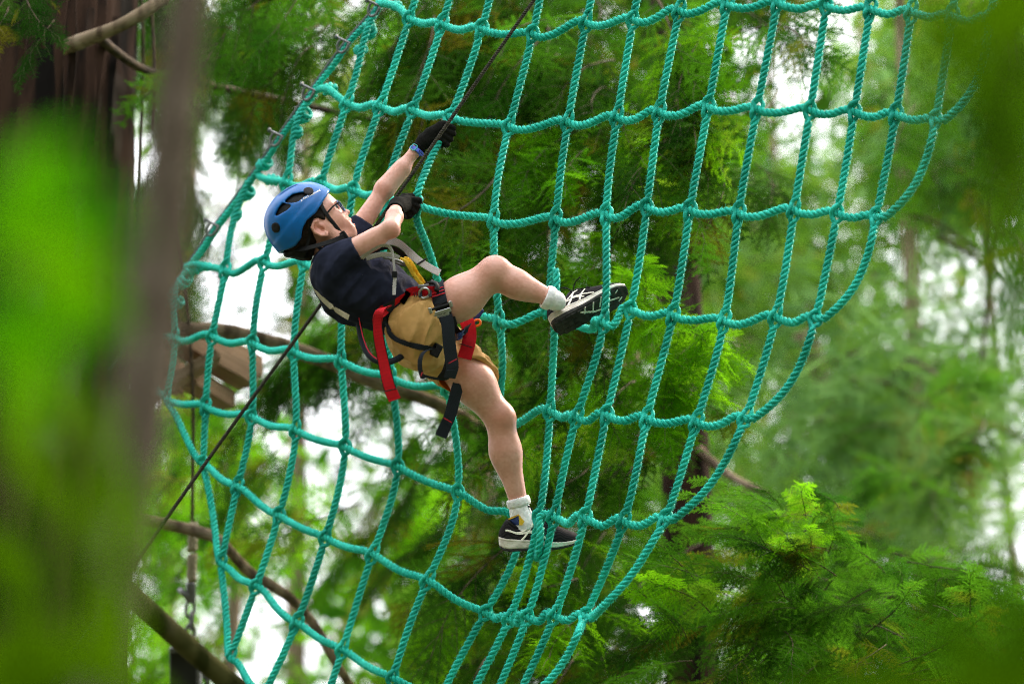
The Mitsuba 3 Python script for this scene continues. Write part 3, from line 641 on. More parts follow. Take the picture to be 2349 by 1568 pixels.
strap(hd, [(788, 541, -.075), (770, 550, -.098), (745, 558, -.112), (716, 566, -.112), (692, 571, -.095), (672, 570, -.06)], R_(11), .002, 'm_black', helm, 'chin_strap', side=np.array([-.25, -.9, .35]))
strap(hd, [(784, 545, -.06), (797, 556, -.035), (810, 556, .0), (806, 552, .04)], R_(9), .002, 'm_black', helm, 'chin_strap', side=np.array([.4, -.5, .6]))
strap(hd, [(722, 497), (712, 518, -.085), (708, 545, -.09), (704, 566, -.09)], R_(8), .002, 'm_black', helm, 'chin_strap', side=np.array([.9, .1, .3]))
put('buckle', boxm(q(789, 541, -.068), [.55, -.75, 0], [.75, .55, .1], [0, 0, 1], R_(11), R_(7.5), .006, .004), 'm_black', helm, 30)

# ---- glasses
gl = kid + '__glasses'
for s in (1, -1):
    cc = H(66, -1, 23 * s); th = np.linspace(0, 2 * np.pi, 29)
    nx = unit(hF + hW * .22 * s); ax = unit(hW * s - nx * (hW * s @ nx)); ay = hU
    sup = lambda a, k: np.sign(a) * np.abs(a) ** k
    ringp = cc + R_(19) * sup(np.cos(th), .75)[:, None] * ax + R_(14.5) * sup(np.sin(th), .75)[:, None] * ay
    put('rim', tube(ringp, R_(1.7), 6, False), 'm_frame', gl)
    n = len(th) - 1; put('lens', (np.vstack([ringp[:n], [cc]]), np.array([[i, (i + 1) % n, n] for i in range(n)])), 'm_lens', gl)
    put('temple', tube(spline([H(64, 7, 42 * s), H(45, 6, 50 * s), H(15, 0, 52 * s), H(-10, -3, 53 * s), H(-20, -14, 51 * s)], .006), R_(2.0), 6), 'm_frame' if s < 0 else 'm_black', gl)
put('bridge', tube(spline([H(66, 4, 5), H(68.5, 6, 0), H(66, 4, -5)], .003), R_(1.6), 6), 'm_frame', gl)

# ---- T-shirt
def folds(p, along, across, a, b, amp, seed=0):
    """Cloth folds running along a direction."""
    along, across = unit(along), unit(across); w = np.cross(along, across)
    c = np.stack([p @ along / a, p @ across / b, p @ w / b], -1) + 11
    c = c + .35 * (meshkit.noise(c * .7 + 3, seed + 9)[..., None] - .5)
    r = 1 - np.abs(2 * meshkit.noise(c, seed) - 1)
    return amp * (.55 - r ** 1.6 - .25 * meshkit.noise(c * 2.3, seed + 4))
shirt = Field(q(690, 770, 0) * [1, 1, 0] + [0, 0, -12.3], q(1010, 475, 0) * [1, 1, 0] + [0, 0, -11.7], .0042)
Q = shirt
Q.seg(q(772, 606, 0), q(792, 625, 0), R_(50), R_(70), .03, 1.35); Q.seg(q(792, 625, 0), q(838, 658, 0), R_(72), R_(82), .03, 1.15); Q.seg(q(838, 658, 0), q(905, 697, 0), R_(82), R_(66), .03, 1.18)
Q.seg(q(905, 697, 0), q(930, 706, 0), R_(66), R_(56), .03, 1.3)
Q.seg(q(752, 655, .02), q(800, 710, .02), R_(26), R_(28), .05); Q.seg(q(765, 700, -.02), q(850, 722, -.02), R_(20), R_(22), .03, 1.5)
Q.seg(q(768, 606, -.14), q(828, 572, -.18), R_(42), R_(31), .035); Q.seg(q(800, 560, .12), q(838, 506, .16), R_(38), R_(28), .03)
Q.seg(q(770, 640, -.10), q(850, 660, -.10), R_(50), R_(56), .05)
ax_t, pr_t = unit(np.array([.81, -.59, 0])), unit(np.array([.59, .81, 0]))
def shirt_fn(p, d):
    big = folds(p, [.62, .70, .2], [-.72, .65, 0], .24, .055, .016, 3); fine = folds(p, [.5, .85, 0], [.85, -.5, 0], .12, .024, .005, 5)
    d = d + (big + fine) * np.clip(1 - np.abs(d) / .05, 0, 1)
    hem = (p - q(824, 572, -.18)) @ unit(q(897, 523, -.20) - q(778, 600, -.16)); near = (p - q(790, 595, -.16))
    arm = seg(p, q(775, 600, -.16), q(880, 535, -.2), R_(56), R_(50)); d = np.where(arm < 0, np.maximum(d, hem), d)
    hem2 = (p - q(832, 508, .15)) @ unit(elbow_l - shoulder_l); arm2 = seg(p, q(815, 535, .14), q(870, 450, .19), R_(46), R_(44)); d = np.where(arm2 < 0, np.maximum(d, hem2), d)
    inner = seg(p, q(800, 588, -.17), q(880, 538, -.2), R_(27), R_(25)); d = np.maximum(d, -np.where(hem > -.03, inner, 1))
    inner2 = seg(p, shoulder_l, elbow_l, R_(25.5), R_(23)); d = np.maximum(d, -np.where(hem2 > -.03, inner2, 1))
    neck = seg(p, q(752, 584, 0), q(716, 538, 0), R_(34), R_(40)); d = np.maximum(d, -neck)
    waist = (p - q(938, 712, 0)) @ unit(np.array([.86, -.5, 0])); d = np.maximum(d, waist)
    return d
Q.everywhere(shirt_fn); put('shirt', Q.mesh(1), 'm_shirt', kid)
put('collar', tube(np.array([q(748, 580, 0) + np.cos(a) * R_(33.5) * unit(np.array([.72, -.62, 0])) * 1.0 + np.sin(a) * R_(37) * np.array([0, 0, 1.]) for a in np.linspace(0, 2 * np.pi, 40)]), R_(4.2), 8, False), 'm_shirt', kid)
def hem_ring(c, axis, r, tr, m, name, parent, sq=1.0):
    axis = unit(axis); a = unit(np.cross(axis, [.2, .3, 1])); b = np.cross(axis, a)
    return put(name, tube(np.array([c + r * (np.cos(t) * a + np.sin(t) * b) for t in np.linspace(0, 2 * np.pi, 36)]), tr, 7, False), m, parent)

# ---- shorts
sh = kid + '__shorts'
shorts = Field(q(870, 940, 0) * [1, 1, 0] + [0, 0, -12.3], q(1160, 640, 0) * [1, 1, 0] + [0, 0, -11.72], .0042)
Q = shorts
Q.seg(q(930, 722, 0), q(962, 765, 0), R_(52), R_(62), .03, 1.45)
Q.ell(q(955, 770, -.02), np.eye(3), [R_(58), R_(62), R_(92)], .03)
Q.seg(q(958, 748, -.09), q(1030, 708, -.105), R_(64), R_(62), .03)
Q.seg(q(972, 800, -.03), q(1000, 812, -.02), R_(52), R_(42), .03, 1.3)
Q.seg(q(990, 785, .08), q(1100, 885, .10), R_(62), R_(58), .03)
thigh_r, thigh_l = unit(knee_r - hip_r), unit(knee_l - hip_l)
def shorts_fn(p, d):
    hr = (p - q(1006, 724, -.10)) @ unit(np.array([.93, .36, 0])); hl = (p - q(1079, 873, .105)) @ unit(np.array([.48, -.88, .95]))
    calm = np.clip(np.minimum(np.abs(hr), np.abs(hl)) / .05, .25, 1)
    a = folds(p, [.25, 1, 0], [1, -.25, 0], .26, .042, .034, 21); b = folds(p, [.1, 1, .2], [1, -.1, 0], .13, .018, .011, 23)
    d = d + (a + b) * calm * np.clip(1 - np.abs(d) / .05, 0, 1)
    zr = seg(p, q(985, 735, -.1), q(1110, 655, -.11), R_(90), R_(85)); up_ = p[..., 1] - (p[..., 0] - q(1000, 770, 0)[0]) * -.2 > q(1000, 800, 0)[1]
    mr = (zr < 0) & up_ & (p[..., 2] > -DIST - .02); d = np.where(mr, np.maximum(d, hr), d)
    d = np.maximum(d, -np.where((hr > -.02) & mr, seg(p, q(985, 735, -.1), q(1090, 660, -.11), R_(54), R_(53)), 1))
    zl = seg(p, q(1070, 860, .09), q(1140, 950, .1), R_(85), R_(85)); d = np.where(zl < 0, np.maximum(d, hl), d)
    d = np.maximum(d, -np.where(hl > -.10, seg(p, hip_l, knee_l + (knee_l - hip_l) * .2, R_(56), R_(54)), 1))
    return np.maximum(d, (q(905, 708, 0) - p) @ unit(np.array([.86, -.5, 0])))
Q.everywhere(shorts_fn); put('cloth', Q.mesh(1), 'm_shorts', sh)
lin_f = Field(q(1000, 940, 0) * [1, 1, 0] + [0, 0, -12.3], q(1160, 760, 0) * [1, 1, 0] + [0, 0, -11.8], .004)
lin_f.seg(q(1030, 825, .085), q(1100, 888, .10), R_(57.5), R_(57.5), 0)
lin_f.everywhere(lambda p, d: np.maximum(np.maximum(d, -seg(p, q(1020, 815, .085), q(1110, 898, .10), R_(54), R_(54))), np.maximum((p - q(1077, 871, .105)) @ unit(np.array([.48, -.88, .95])), -(p - q(1030, 825, .09)) @ thigh_l)))
put('lining', lin_f.mesh(0), 'm_lining', sh, label='orange lining showing at the far leg opening')

# ---- gloves
def hand_l():
    g = Field(q(935, 365, 0) * [1, 1, 0] + [0, 0, -12.36], q(1065, 255, 0) * [1, 1, 0] + [0, 0, -12.14], .0026)
    g.seg(q(957, 343, .243), q(975, 322, .243), R_(15), R_(17), .01); g.seg(q(975, 320, .243), q(1010, 296, .24), R_(15), R_(11), .012)
    g.seg(q(972, 325, .243), q(1000, 318, .243), R_(16), R_(11), .012); g.seg(q(985, 305, .24), q(1018, 284, .24), R_(13), R_(8), .012)
    for k, (mx, my, px, py, l) in enumerate([(1021, 284, 1040, 294, 1.0), (1019, 296, 1040, 307, 1.05), (1014, 307, 1034, 320, 1.0), (1009, 318, 1027, 332, .9)]):
        r = R_([7, 7, 6.8, 6][k])
        g.seg(q(mx - 12, my + 1, .24), q(mx, my, .238), r * 1.05, r, .006); g.seg(q(mx, my, .238), q(px, py, .25), r, r * .96, .004)
        g.seg(q(px, py, .25), q(px - 3, py + 2, .29), r * .96, r * .9, .003); g.seg(q(px - 3, py + 2, .29), q(px - 19, py - 1, .315), r * .9, r * .8, .003)
    g.seg(q(975, 328, .235), q(996, 338, .245), R_(8.5), R_(7.4), .008); g.seg(q(996, 338, .245), q(1013, 333, .272), R_(7.4), R_(6.5), .004); g.seg(q(1013, 333, .272), q(1018, 322, .30), R_(6.5), R_(5.6), .004)
    return g
t = put('glove', hand_l().mesh(1), 'm_glove', kid, label='black glove of the raised hand, fingers closed round the net rope')
hem_ring(q(962, 338, .243), wrist_l - elbow_l, R_(15.5), R_(2.2), 'm_glove', 'cuff', t)
def hand_r():
    g = Field(q(880, 515, 0) * [1, 1, 0] + [0, 0, -12.25], q(985, 435, 0) * [1, 1, 0] + [0, 0, -11.88], .0026)
    g.seg(q(906, 480, -.05), q(911, 470, -.01), R_(18), R_(17), .01); g.seg(q(911, 470, -.01), q(932, 462, .04), R_(17), R_(12), .015); g.seg(q(918, 478, -.01), q(934, 474, .03), R_(14), R_(10), .015)
    for k, (mx, my, ax, ay, bx, by) in enumerate([(940, 456, 962, 459, 964, 470), (940, 464, 958, 474, 954, 483), (937, 473, 950, 486, 944, 492), (930, 480, 940, 497, 933, 498)]):
        r = R_([7, 7, 6.8, 6][k])
        g.seg(q(mx - 10, my + 2, .03), q(mx, my, .05), r * 1.05, r, .006); g.seg(q(mx, my, .05), q(ax, ay, .062), r, r * .95, .004)
        g.seg(q(ax, ay, .062), q(bx, by, .105), r * .95, r * .9, .003); g.seg(q(bx, by, .105), q(bx - 12, by - 4, .13), r * .9, r * .8, .003)
    g.seg(q(908, 466, .0), q(926, 450, .05), R_(8), R_(7.2), .008); g.seg(q(926, 450, .05), q(944, 449, .09), R_(7.2), R_(6.4), .004); g.seg(q(944, 449, .09), q(954, 456, .12), R_(6.4), R_(5.6), .004)
    return g
t = put('glove', hand_r().mesh(1), 'm_glove', kid, label='black glove of the near bent arm, gripping a net knot')
for o in (0, 3.5, 7): hem_ring(q(906.5, 484 - o * .3, -.062 + o * .004), wrist_r - q(903, 505, -.15), R_(18.5 - .2 * o), R_(2.6), 'm_glove', 'cuff', t)

# ---- wristwatch, strap side towards the viewer
wt = kid + '__wristwatch'; wc = wrist_l; wa = unit(wrist_l - elbow_l); w1 = unit(np.array([.62, -.55, 0])); w1 = unit(w1 - wa * (w1 @ wa)); w2 = np.cross(wa, w1)
if w2[2] < 0: w2 = -w2
ang = np.linspace(0, 2 * np.pi, 37); rw = R_(15.0)
ringp = np.array([wc + rw * (np.cos(a) * w1 + np.sin(a) * w2) for a in ang])
put('strap', ribbon(ringp, R_(9.5), .0026, wa), 'm_watch', wt, 35)
tail = np.array([wc + (rw + .0025 + .0012 * i) * (np.cos(a) * w1 + np.sin(a) * w2) for i, a in enumerate(np.linspace(1.9, -.25, 14) )])
put('strap', ribbon(tail, R_(9.0), .0022, wa), 'm_watch', wt, 35)
for a in np.linspace(1.15, .25, 6):
    d = np.cos(a) * w1 + np.sin(a) * w2; put('hole', boxm(wc + d * (rw + .0155 - .0045 * a), wa, np.cross(d, wa), d, R_(2.6), .0009, .0006), 'm_dark', wt, False)
d = np.cos(2.0) * w1 + np.sin(2.0) * w2; e = np.cross(d, wa); c = wc + d * (rw + .004)
lp = [c + R_(7.5) * np.sign(math.cos(a)) * abs(math.cos(a)) ** .5 * wa + R_(6.5) * np.sign(math.sin(a)) * abs(math.sin(a)) ** .5 * e for a in np.linspace(0, 2 * np.pi, 33)]
put('clasp', tube(np.array(lp), .0022, 6, False), 'm_teal', wt)
d = -d; e = np.cross(d, wa); put('case', boxm(wc + d * (rw + .004), wa, e, d, R_(10), R_(10), .005, .003), 'm_black', wt, 30)
# ---- socks
def sock(pts, rs, cuff, cuff_ax, cuff_r, badge):
    s = put('sock', tube(spline(pts, .008), np.interp(np.linspace(0, 1, len(spline(pts, .008))), np.linspace(0, 1, len(rs)), [R_(r) for r in rs]), 22), 'm_white', kid)
    ax = unit(cuff_ax); a = unit(np.cross(ax, [.2, .3, 1])); b = np.cross(ax, a); n = 44; prof = []
    for h, r in ((-9, 0), (-10, 2.2), (-5, 4.6), (4, 4.8), (9, 3.4), (10.5, 1), (9, -2)):
        prof.append([cuff + ax * R_(h) + (R_(cuff_r + r) + (.0006 if i % 2 else 0)) * (np.cos(t) * a + np.sin(t) * b) for i, t in enumerate(np.linspace(0, 2 * np.pi, n + 1)[:-1])])
    v = np.array(prof).reshape(-1, 3); f = []
    for i in range(len(prof) - 1):
        for j in range(n): f += [[i * n + j, i * n + (j + 1) % n, (i + 1) * n + (j + 1) % n], [i * n + j, (i + 1) * n + (j + 1) % n, (i + 1) * n + j]]
    put('cuff', (v, np.array(f)), 'm_white', s)
    return s
s1 = sock([q(1189, 1150, .10), q(1193, 1172, .10), q(1201, 1196, .10), q(1212, 1214, .10)], [23, 25, 29, 30], q(1189.5, 1151, .10), q(1189, 1150, .1) - q(1196, 1175, .1), 23.5, True)
def patch(pts, mat_, name, lift):
    v = [q(x, y, .10 - math.sqrt(max(R_(33) ** 2 - ((x - (1194 + (y - 1175) * .45)) * S) ** 2, (S * 12) ** 2)) - lift) for x, y in pts]
    n = len(v); put(name, (np.array(v), np.array([[0, i + 1, i] for i in range(1, n - 1)])), mat_, s1, False)
patch([(1167, 1190), (1178, 1186), (1190, 1180.5), (1190, 1204), (1176, 1204)], 'm_navy', 'badge', .0015)
patch([(1165, 1189), (1178, 1183), (1191, 1178), (1190, 1181), (1178, 1187), (1167, 1192)], 'm_yellow', 'badge', .002)
patch([(1190, 1179), (1203, 1195), (1198, 1204), (1191, 1204)], 'm_yellow', 'badge', .002)
sock([q(1252, 680, -.13), q(1266, 686, -.125), q(1278, 690, -.12), q(1288, 690, -.11)], [22, 23.5, 24, 19], q(1258, 683, -.13), q(1252, 680, -.13) - q(1268, 687, -.125), 23, False)

# ---- running shoes: stations from heel to toe, in a frame of forward, up, near side
def shoe(o, fx, fy, fz, length, label, name='shoe', thick=1.0):
    """o: the heel's bottom corner; a forward, up and near-side axis; the near side carries the stripes."""
    t = kid + '__' + name if name not in count else None
    t = numbered(kid + '__' + name); tag(t, label)
    A = np.array([fx, fy, fz]); L = length; Pp = lambda x, y, z: np.asarray(o) + np.stack(np.broadcast_arrays(np.asarray(x) * L, y, z), -1) @ A
    xs = np.array([0, .02, .06, .12, .2, .3, .4, .5, .6, .7, .8, .88, .94, .98, 1.0])
    half = np.interp(xs, [0, .02, .06, .15, .3, .45, .6, .72, .82, .9, .96, 1], [.018, .030, .040, .046, .045, .043, .049, .053, .051, .043, .029, .012])
    ctr = np.interp(xs, [0, .3, .6, 1], [0, 0, -.004, -.012])
    bot = np.interp(xs, [0, .04, .12, .5, .7, .85, .95, 1], [.016, .006, .0, .0, .002, .009, .018, .026])
    mid = np.interp(xs, [0, .1, .3, .5, .7, .85, 1], [.058, .052, .046, .040, .034, .034, .042])
    def loft(name_, y0, y1, hw, mat_, rnd=.012, flare=.0):
        rings = []
        for i, x in enumerate(xs):
            h = max(y1[i] - y0[i], .002); r = min(rnd, h * .45, hw[i] * .8)
            a = np.linspace(0, 2 * np.pi, 33)[:-1]; e = .5
            z = np.sign(np.cos(a)) * np.abs(np.cos(a)) ** .35 * hw[i]; y = (y0[i] + y1[i]) / 2 + np.sign(np.sin(a)) * np.abs(np.sin(a)) ** .45 * h / 2
            z = z * (1 + flare * ((y1[i] - y) / h)) + ctr[i]
            rings.append(Pp(x, y, z))
        v = np.array(rings); n = v.shape[1]; m = len(rings); f = []
        for i in range(m - 1):
            for j in range(n): f += [[i * n + j, i * n + (j + 1) % n, (i + 1) * n + (j + 1) % n], [i * n + j, (i + 1) * n + (j + 1) % n, (i + 1) * n + j]]
        v = v.reshape(-1, 3); v = np.vstack([v, v[:n].mean(0), v[-n:].mean(0)])
        f += [[(j + 1) % n, j, m * n] for j in range(n)] + [[(m - 1) * n + j, (m - 1) * n + (j + 1) % n, m * n + 1] for j in range(n)]
        f = np.array(f)
        if np.linalg.det(A) > 0: f = f[:, ::-1]
        return put(name_, (v, f), mat_, t, 50)
    loft('midsole', bot + .008, mid, half + .001, 'm_sole', flare=.05)
    ridge = np.interp(xs, [0, .5, 1], [.012, .011, .010]); loft('midsole', mid - ridge, mid - .001, half + .0035, 'm_sole', .005)
    loft('outsole', bot, bot + np.interp(xs, [0, .3, .5, .62, 1], [.010, .014, .020, .012, .012]) if thick == 1 else mid - .015, half * (1.02 + .02 * (thick > 1)) + .0005, 'm_outsole')
    # upper: shell of half arches from heel to toe with the collar dip
    ux = np.linspace(0, 1, 40); uh = np.interp(ux, xs, half); um = np.interp(ux, xs, mid) - .006
    ut = np.interp(ux, [0, .03, .08, .13, .22, .27, .38, .42, .5, .6, .72, .85, .94, 1], [.070, .092, .114, .117, .098, .097, .124, .132, .121, .106, .087, .068, .056, .046])
    uc = np.interp(ux, xs, ctr); ns = 28; fi = np.linspace(0, np.pi, ns); rings, uvs = [], []
    width = np.interp(ux, [0, .1, .3, .45, .6, 1], [.92, .90, .86, .80, .86, .97])
    def upper(x, phi, lift=0.0):
        h, m_, tp, c, wd = (np.interp(x, ux, g) for g in (uh, um, ut, uc, width))
        cz, sy = np.sign(np.cos(phi)) * np.abs(np.cos(phi)) ** .75, np.abs(np.sin(phi)) ** .8
        sh_ = 1 - (1 - wd) * 1.6 * sy
        return x, m_ + (tp - m_ + lift) * sy, (h + lift) * cz * sh_ + c
    for x in ux:
        rings.append(Pp(*upper(np.full(ns, x), fi))); uvs.append(np.stack([np.full(ns, x), fi / np.pi], 1))
    v = np.array(rings).reshape(-1, 3); f = []
    for i in range(len(ux) - 1):
        for j in range(ns - 1): f += [[i * ns + j, (i + 1) * ns + j, (i + 1) * ns + j + 1], [i * ns + j, (i + 1) * ns + j + 1, i * ns + j + 1]]
    f = np.array(f)
    if np.linalg.det(A) < 0: f = f[:, ::-1]
    put('upper', (v, f), 'm_upper', t, uv=np.vstack(uvs))
    def line(pts, w, lift, mat_, nm):
        """A band on the near side; pts are (length fraction, height fraction of the arch)."""
        p = np.asarray(pts, float); d = np.concatenate([[0], np.cumsum(np.linalg.norm(np.diff(p, axis=0), axis=1))]); u = np.linspace(0, d[-1], 22)
        X = np.interp(u, d, p[:, 0]); Y = np.interp(u, d, p[:, 1]) if len(p) < 3 else CubicSpline(d, p[:, 1])(u)
        phi = np.arcsin(np.clip(Y, 0, 1) ** (1 / .8)); P3 = Pp(*upper(X, phi, lift)); phi2 = np.arcsin(np.clip(Y + .12, 0, 1) ** (1 / .8)); nn = Pp(*upper(X, np.minimum(phi2, 1.5), lift)) - P3
        tt, _, _ = frames(P3); side = nn - tt * np.sum(nn * tt, 1, keepdims=True)
        put(nm, ribbon(P3, w, .0022, side), mat_, t, 35)
    line([(.09, .50), (.22, .46), (.36, .40), (.50, .16)], .0070, .002, 'm_stripe', 'stripe')
    line([(.13, .46), (.28, .52), (.42, .66), (.48, .80)], .0070, .003, 'm_stripe', 'stripe')
    line([(.28, .05), (.35, .36), (.43, .74)], .0075, .0025, 'm_stripe', 'stripe'); line([(.43, .05), (.48, .34), (.56, .66)], .0075, .0035, 'm_stripe', 'stripe')
    line([(.36, .42), (.50, .34), (.62, .10)], .007, .0028, 'm_stripe', 'stripe')
    # laces and collar
    for x in (.42, .48, .54, .60):
        a = np.linspace(.75, np.pi - .75, 9); put('lace', tube(Pp(*upper(np.full(9, x) + .02 * np.sin(a * 3), a, .003)), .0028, 6), 'm_black', t)
    knot = Pp(*upper(np.array(.44), np.array(np.pi / 2), .006))
    for dx, dy, dz in ((.05, .02, .03), (-.035, .035, .012), (.045, .004, -.03)):
        e = knot + np.array([dx, dy, dz]) @ A; put('lace', tube(spline([knot, (knot + e) / 2 + fy * .012, e], .004), .0026, 6), 'm_black', t)
    col = [Pp(*upper(np.array(x), np.array(ph))) for x, ph in ((.10, 1.57), (.14, 1.1), (.22, .95), (.30, 1.0), (.38, 1.25), (.41, 1.57), (.38, 1.9), (.30, 2.15), (.22, 2.2), (.14, 2.0), (.10, 1.57))]
    put('collar', tube(spline(col, .006), .0062, 8), 'm_black', t)
    # tread: dark lugs, cream bars of the plate showing through
    if fy[2] < -.2:
        for x0, x1, z0, z1, w in ((.36, .52, .030, -.004, .009), (.52, .70, -.004, -.020, .009), (.50, .55, -.004, .044, .006), (.40, .44, .012, .045, .006), (.60, .66, .004, .050, .006), (.74, .86, .006, -.012, .008), (.83, .88, .02, .028, .006), (.84, .90, -.028, -.02, .006)):
            pb = np.stack([Pp(a, np.interp(a, xs, bot) - .0034, b) for a, b in zip(np.linspace(x0, x1, 5), np.linspace(z0, z1, 5))]); dd = Pp(x0, 0, z0) - Pp(x1, 0, z1)
            put('tread_bar', ribbon(pb, w, .003, np.cross(dd, fy)), 'm_sole', t, 35)
        for x in np.arange(.06, .98, .075):
            for zf in (-.62, 0.0, .62):
                if .36 < x < .66 and zf == 0: continue
                hwid = np.interp(x, xs, half); c = Pp(x, np.interp(x, xs, bot) - .0004, zf * hwid + np.interp(x, xs, ctr)); put('lug', boxm(c, fx, fy, fz, L * .031, .0022, hwid * .28, .0008), 'm_outsole', t, False)
    return t
f1 = unit(np.array([1, .035, .06])); u1 = unit(np.array([-.035, 1, .05])); u1 = unit(u1 - f1 * (u1 @ f1)); n1 = np.cross(f1, u1)
shoe(q(1146, 1263, .10) , f1, u1, n1 if n1[2] > 0 else -n1, R_(191), 'worn black running shoe with pale stripes, standing on the net rope')
f2 = unit(np.array([.870, .475, -.08])); u0 = unit(np.array([-.475, .870, 0])); u0 = unit(u0 - f2 * (u0 @ f2)); n0 = np.cross(f2, u0); n0 = n0 if n0[2] > 0 else -n0
ROLL = math.radians(42); u2 = math.cos(ROLL) * u0 - math.sin(ROLL) * n0; n2 = math.cos(ROLL) * n0 + math.sin(ROLL) * u0
shoe(q(1274, 760, -.10), f2, u2, n2, R_(193), 'black running shoe of the raised foot, its dark sole turned to view', thick=2.5)

# ---- harness
hn = kid + '__harness'
both = Field(q(690, 940, 0) * [1, 1, 0] + [0, 0, -12.3], q(1200, 475, 0) * [1, 1, 0] + [0, 0, -11.7], .006)
def both_fn(p, d):
    for fl in (shirt, shorts, body):
        i = (p - fl.lo) / fl.h; ok = ((i >= 0) & (i <= fl.n - 1)).all(-1); j = np.clip(np.round(i).astype(int), 0, fl.n - 1)
        d = np.minimum(d, np.where(ok, fl.d[j[..., 0], j[..., 1], j[..., 2]], .3))
    return d
both.everywhere(both_fn)
both.d = gaussian_filter(both.d, 1.0)
def hs(pts, w, m, name='strap', lift=.004, side=None, th=.0026, label=None): return strap(both, pts, R_(w), th, m, hn, name, lift, .010, side, label)
BS = np.array([.5, .8, .35])
hs([(868, 727), (882, 714), (900, 701), (917, 690), (932, 681)], 25, 'm_red', 'waist_belt', .007, BS)
hs([(889, 709), (900, 701), (909, 695)], 27, 'm_webbing', 'waist_belt', .011, BS)
hs([(936, 676), (952, 672), (972, 671), (992, 671), (1006, 668)], 27, 'm_red', 'waist_belt', .012, np.array([.1, .9, .35]))
for x in (952, 957, 962): hs([(x - 2, 661), (x + 2, 682)], 1.6, 'm_black', 'stitching', .016)
for x in (966, 988): hs([(x, 661), (x + 2, 682)], 8, 'm_webbing', 'waist_belt', .017)
put('belt_buckle', boxm(on(both, 932, 683, .012), [.5, .8, .1], [.8, -.5, .2], [0, 0, 1], R_(15), R_(7), .004, .003), 'm_galv', hn, 30)
# red tail hanging from the belt
tp = spline([q(894, 704, -.30), q(882, 706, -.312), q(871, 716, -.315), q(866, 737, -.30), q(868, 770, -.285), q(875, 808, -.27), q(884, 850, -.262), q(893, 886, -.258), q(906, 917, -.25)], .010)
tw = np.interp(np.linspace(0, 1, len(tp)), [0, .2, .5, 1], [R_(22), R_(23), R_(25), R_(29)])
sd = np.array([unit(np.array([a, .22, .30])) for a in np.linspace(.55, 1.0, len(tp))])
put('red_tail', ribbon(tp, tw, .0026, sd), 'm_red', hn, 35, label='long red webbing tail hanging from the belt')
ta, tb = tp[-1], tp[-5]
put('red_tail_end', ribbon(np.array([tb + [0, 0, .0035], (ta + tb) / 2 + [0, 0, .004], ta + [0, 0, .0035]]), R_(29.6), .004, sd[-1]), 'm_red', hn, 35)
for e in (-1, 1): put('edging', ribbon(tp + sd * (tw / 2 * e)[:, None] + [0, 0, .0004], R_(1.8), .0034, sd), 'm_black', hn, 35)
put('edging', ribbon(np.array([tb - sd[-5] * R_(14.5), tb + sd[-5] * R_(14.5)]) + [0, 0, .007], R_(2.2), .002, np.array([0, 1., 0])), 'm_black', hn, 35)
# near thigh strap with its steel buckle and tail
hs([(1004, 650), (1006, 662), (1009, 680), (1012, 697)], 35, 'm_webbing', 'thigh_strap', .007)
hs([(1012, 697), (1015, 706), (1018, 716), (1021, 730)], 34, 'm_black', 'thigh_strap', .006)
for y in (664, 671, 678): hs([(991 + (y - 664) * .25, y + 4), (1006 + (y - 664) * .25, y - .5), (1019 + (y - 664) * .25, y - 4.5)], 3.0, 'm_redline', 'red_line', .0105)
bk = on(both, 1013, 707, .012); bx_ = unit(np.array([.95, .31, -.1])); by_ = unit(np.array([-.31, .95, 0])); bz_ = np.cross(bx_, by_)
put('thigh_buckle', boxm(bk - by_ * R_(10) + bz_ * .004, bx_, by_, bz_, R_(22), R_(5.5), .005, .004), 'm_steel', hn, 30)
put('thigh_buckle', boxm(bk - by_ * R_(17) + bz_ * .003, bx_, by_, bz_, R_(15), R_(4), .004, .003), 'm_steel', hn, 30)
put('buckle_bar', tube(np.array([bk - bx_ * R_(23) + by_ * R_(2) + bz_ * .006, bk + bx_ * R_(23) + by_ * R_(2) + bz_ * .006]), .0055, 10), 'm_black', hn)
for e in (-1, 1):
    put('buckle_lug', boxm(bk + bx_ * R_(24) * e + by_ * R_(1) + bz_ * .005, bx_, by_, bz_, R_(4), R_(7), .007, .003), 'm_steel', hn, 30)
    put('buckle_slot', boxm(bk + bx_ * R_(5) * e - by_ * R_(13) + bz_ * .0075, bx_, by_, bz_, R_(3.2), R_(2.2), .001), 'm_dark', hn, False)
put('buckle_tab', boxm(on(both, 1022, 727, .012), bx_, by_, bz_, R_(18), R_(10), .003, .002), 'm_black', hn, 30)
put('tab_mark', boxm(on(both, 1020, 726, .0158), bx_, by_, bz_, R_(3.4), R_(3.6), .0006), 'm_white', hn, False)
tp = spline([q(1023, 724, -.305), q(1027, 745, -.30), q(1031, 790, -.285), q(1037, 832, -.262), q(1038, 842, -.258), q(1031, 866, -.245)], .010)
sdv = unit(np.array([.95, .18, -.35]))
put('webbing_tail', ribbon(tp, np.interp(np.linspace(0, 1, len(tp)), [0, 1], [R_(31), R_(30)]), .0026, sdv), 'm_webbing', hn, 35, label='dark webbing tail hanging over the tan shorts')
put('tail_end', ribbon(tp[-4:] + [0, 0, .004], R_(31), .0045, unit(np.array([.85, .45, -.3]))), 'm_webbing', hn, 35)
put('red_line', ribbon(np.array([q(1029, 833, -.272), q(1048, 823, -.285)]), R_(2), .0014, np.array([0, 1., 0])), 'm_redline', hn, 35)
# loop under the raised thigh
hs([(1036, 728), (1040, 742), (1045, 758), (1054, 768), (1064, 762, -.12), (1074, 746, -.08)], 20, 'm_webbing', 'thigh_strap', .006, side=np.array([.8, .5, .3]))
hs([(1045, 772), (1056, 770, -.14), (1068, 758, -.10)], 16, 'm_navy', 'thigh_pad', .006, side=np.array([.3, .9, .3]))
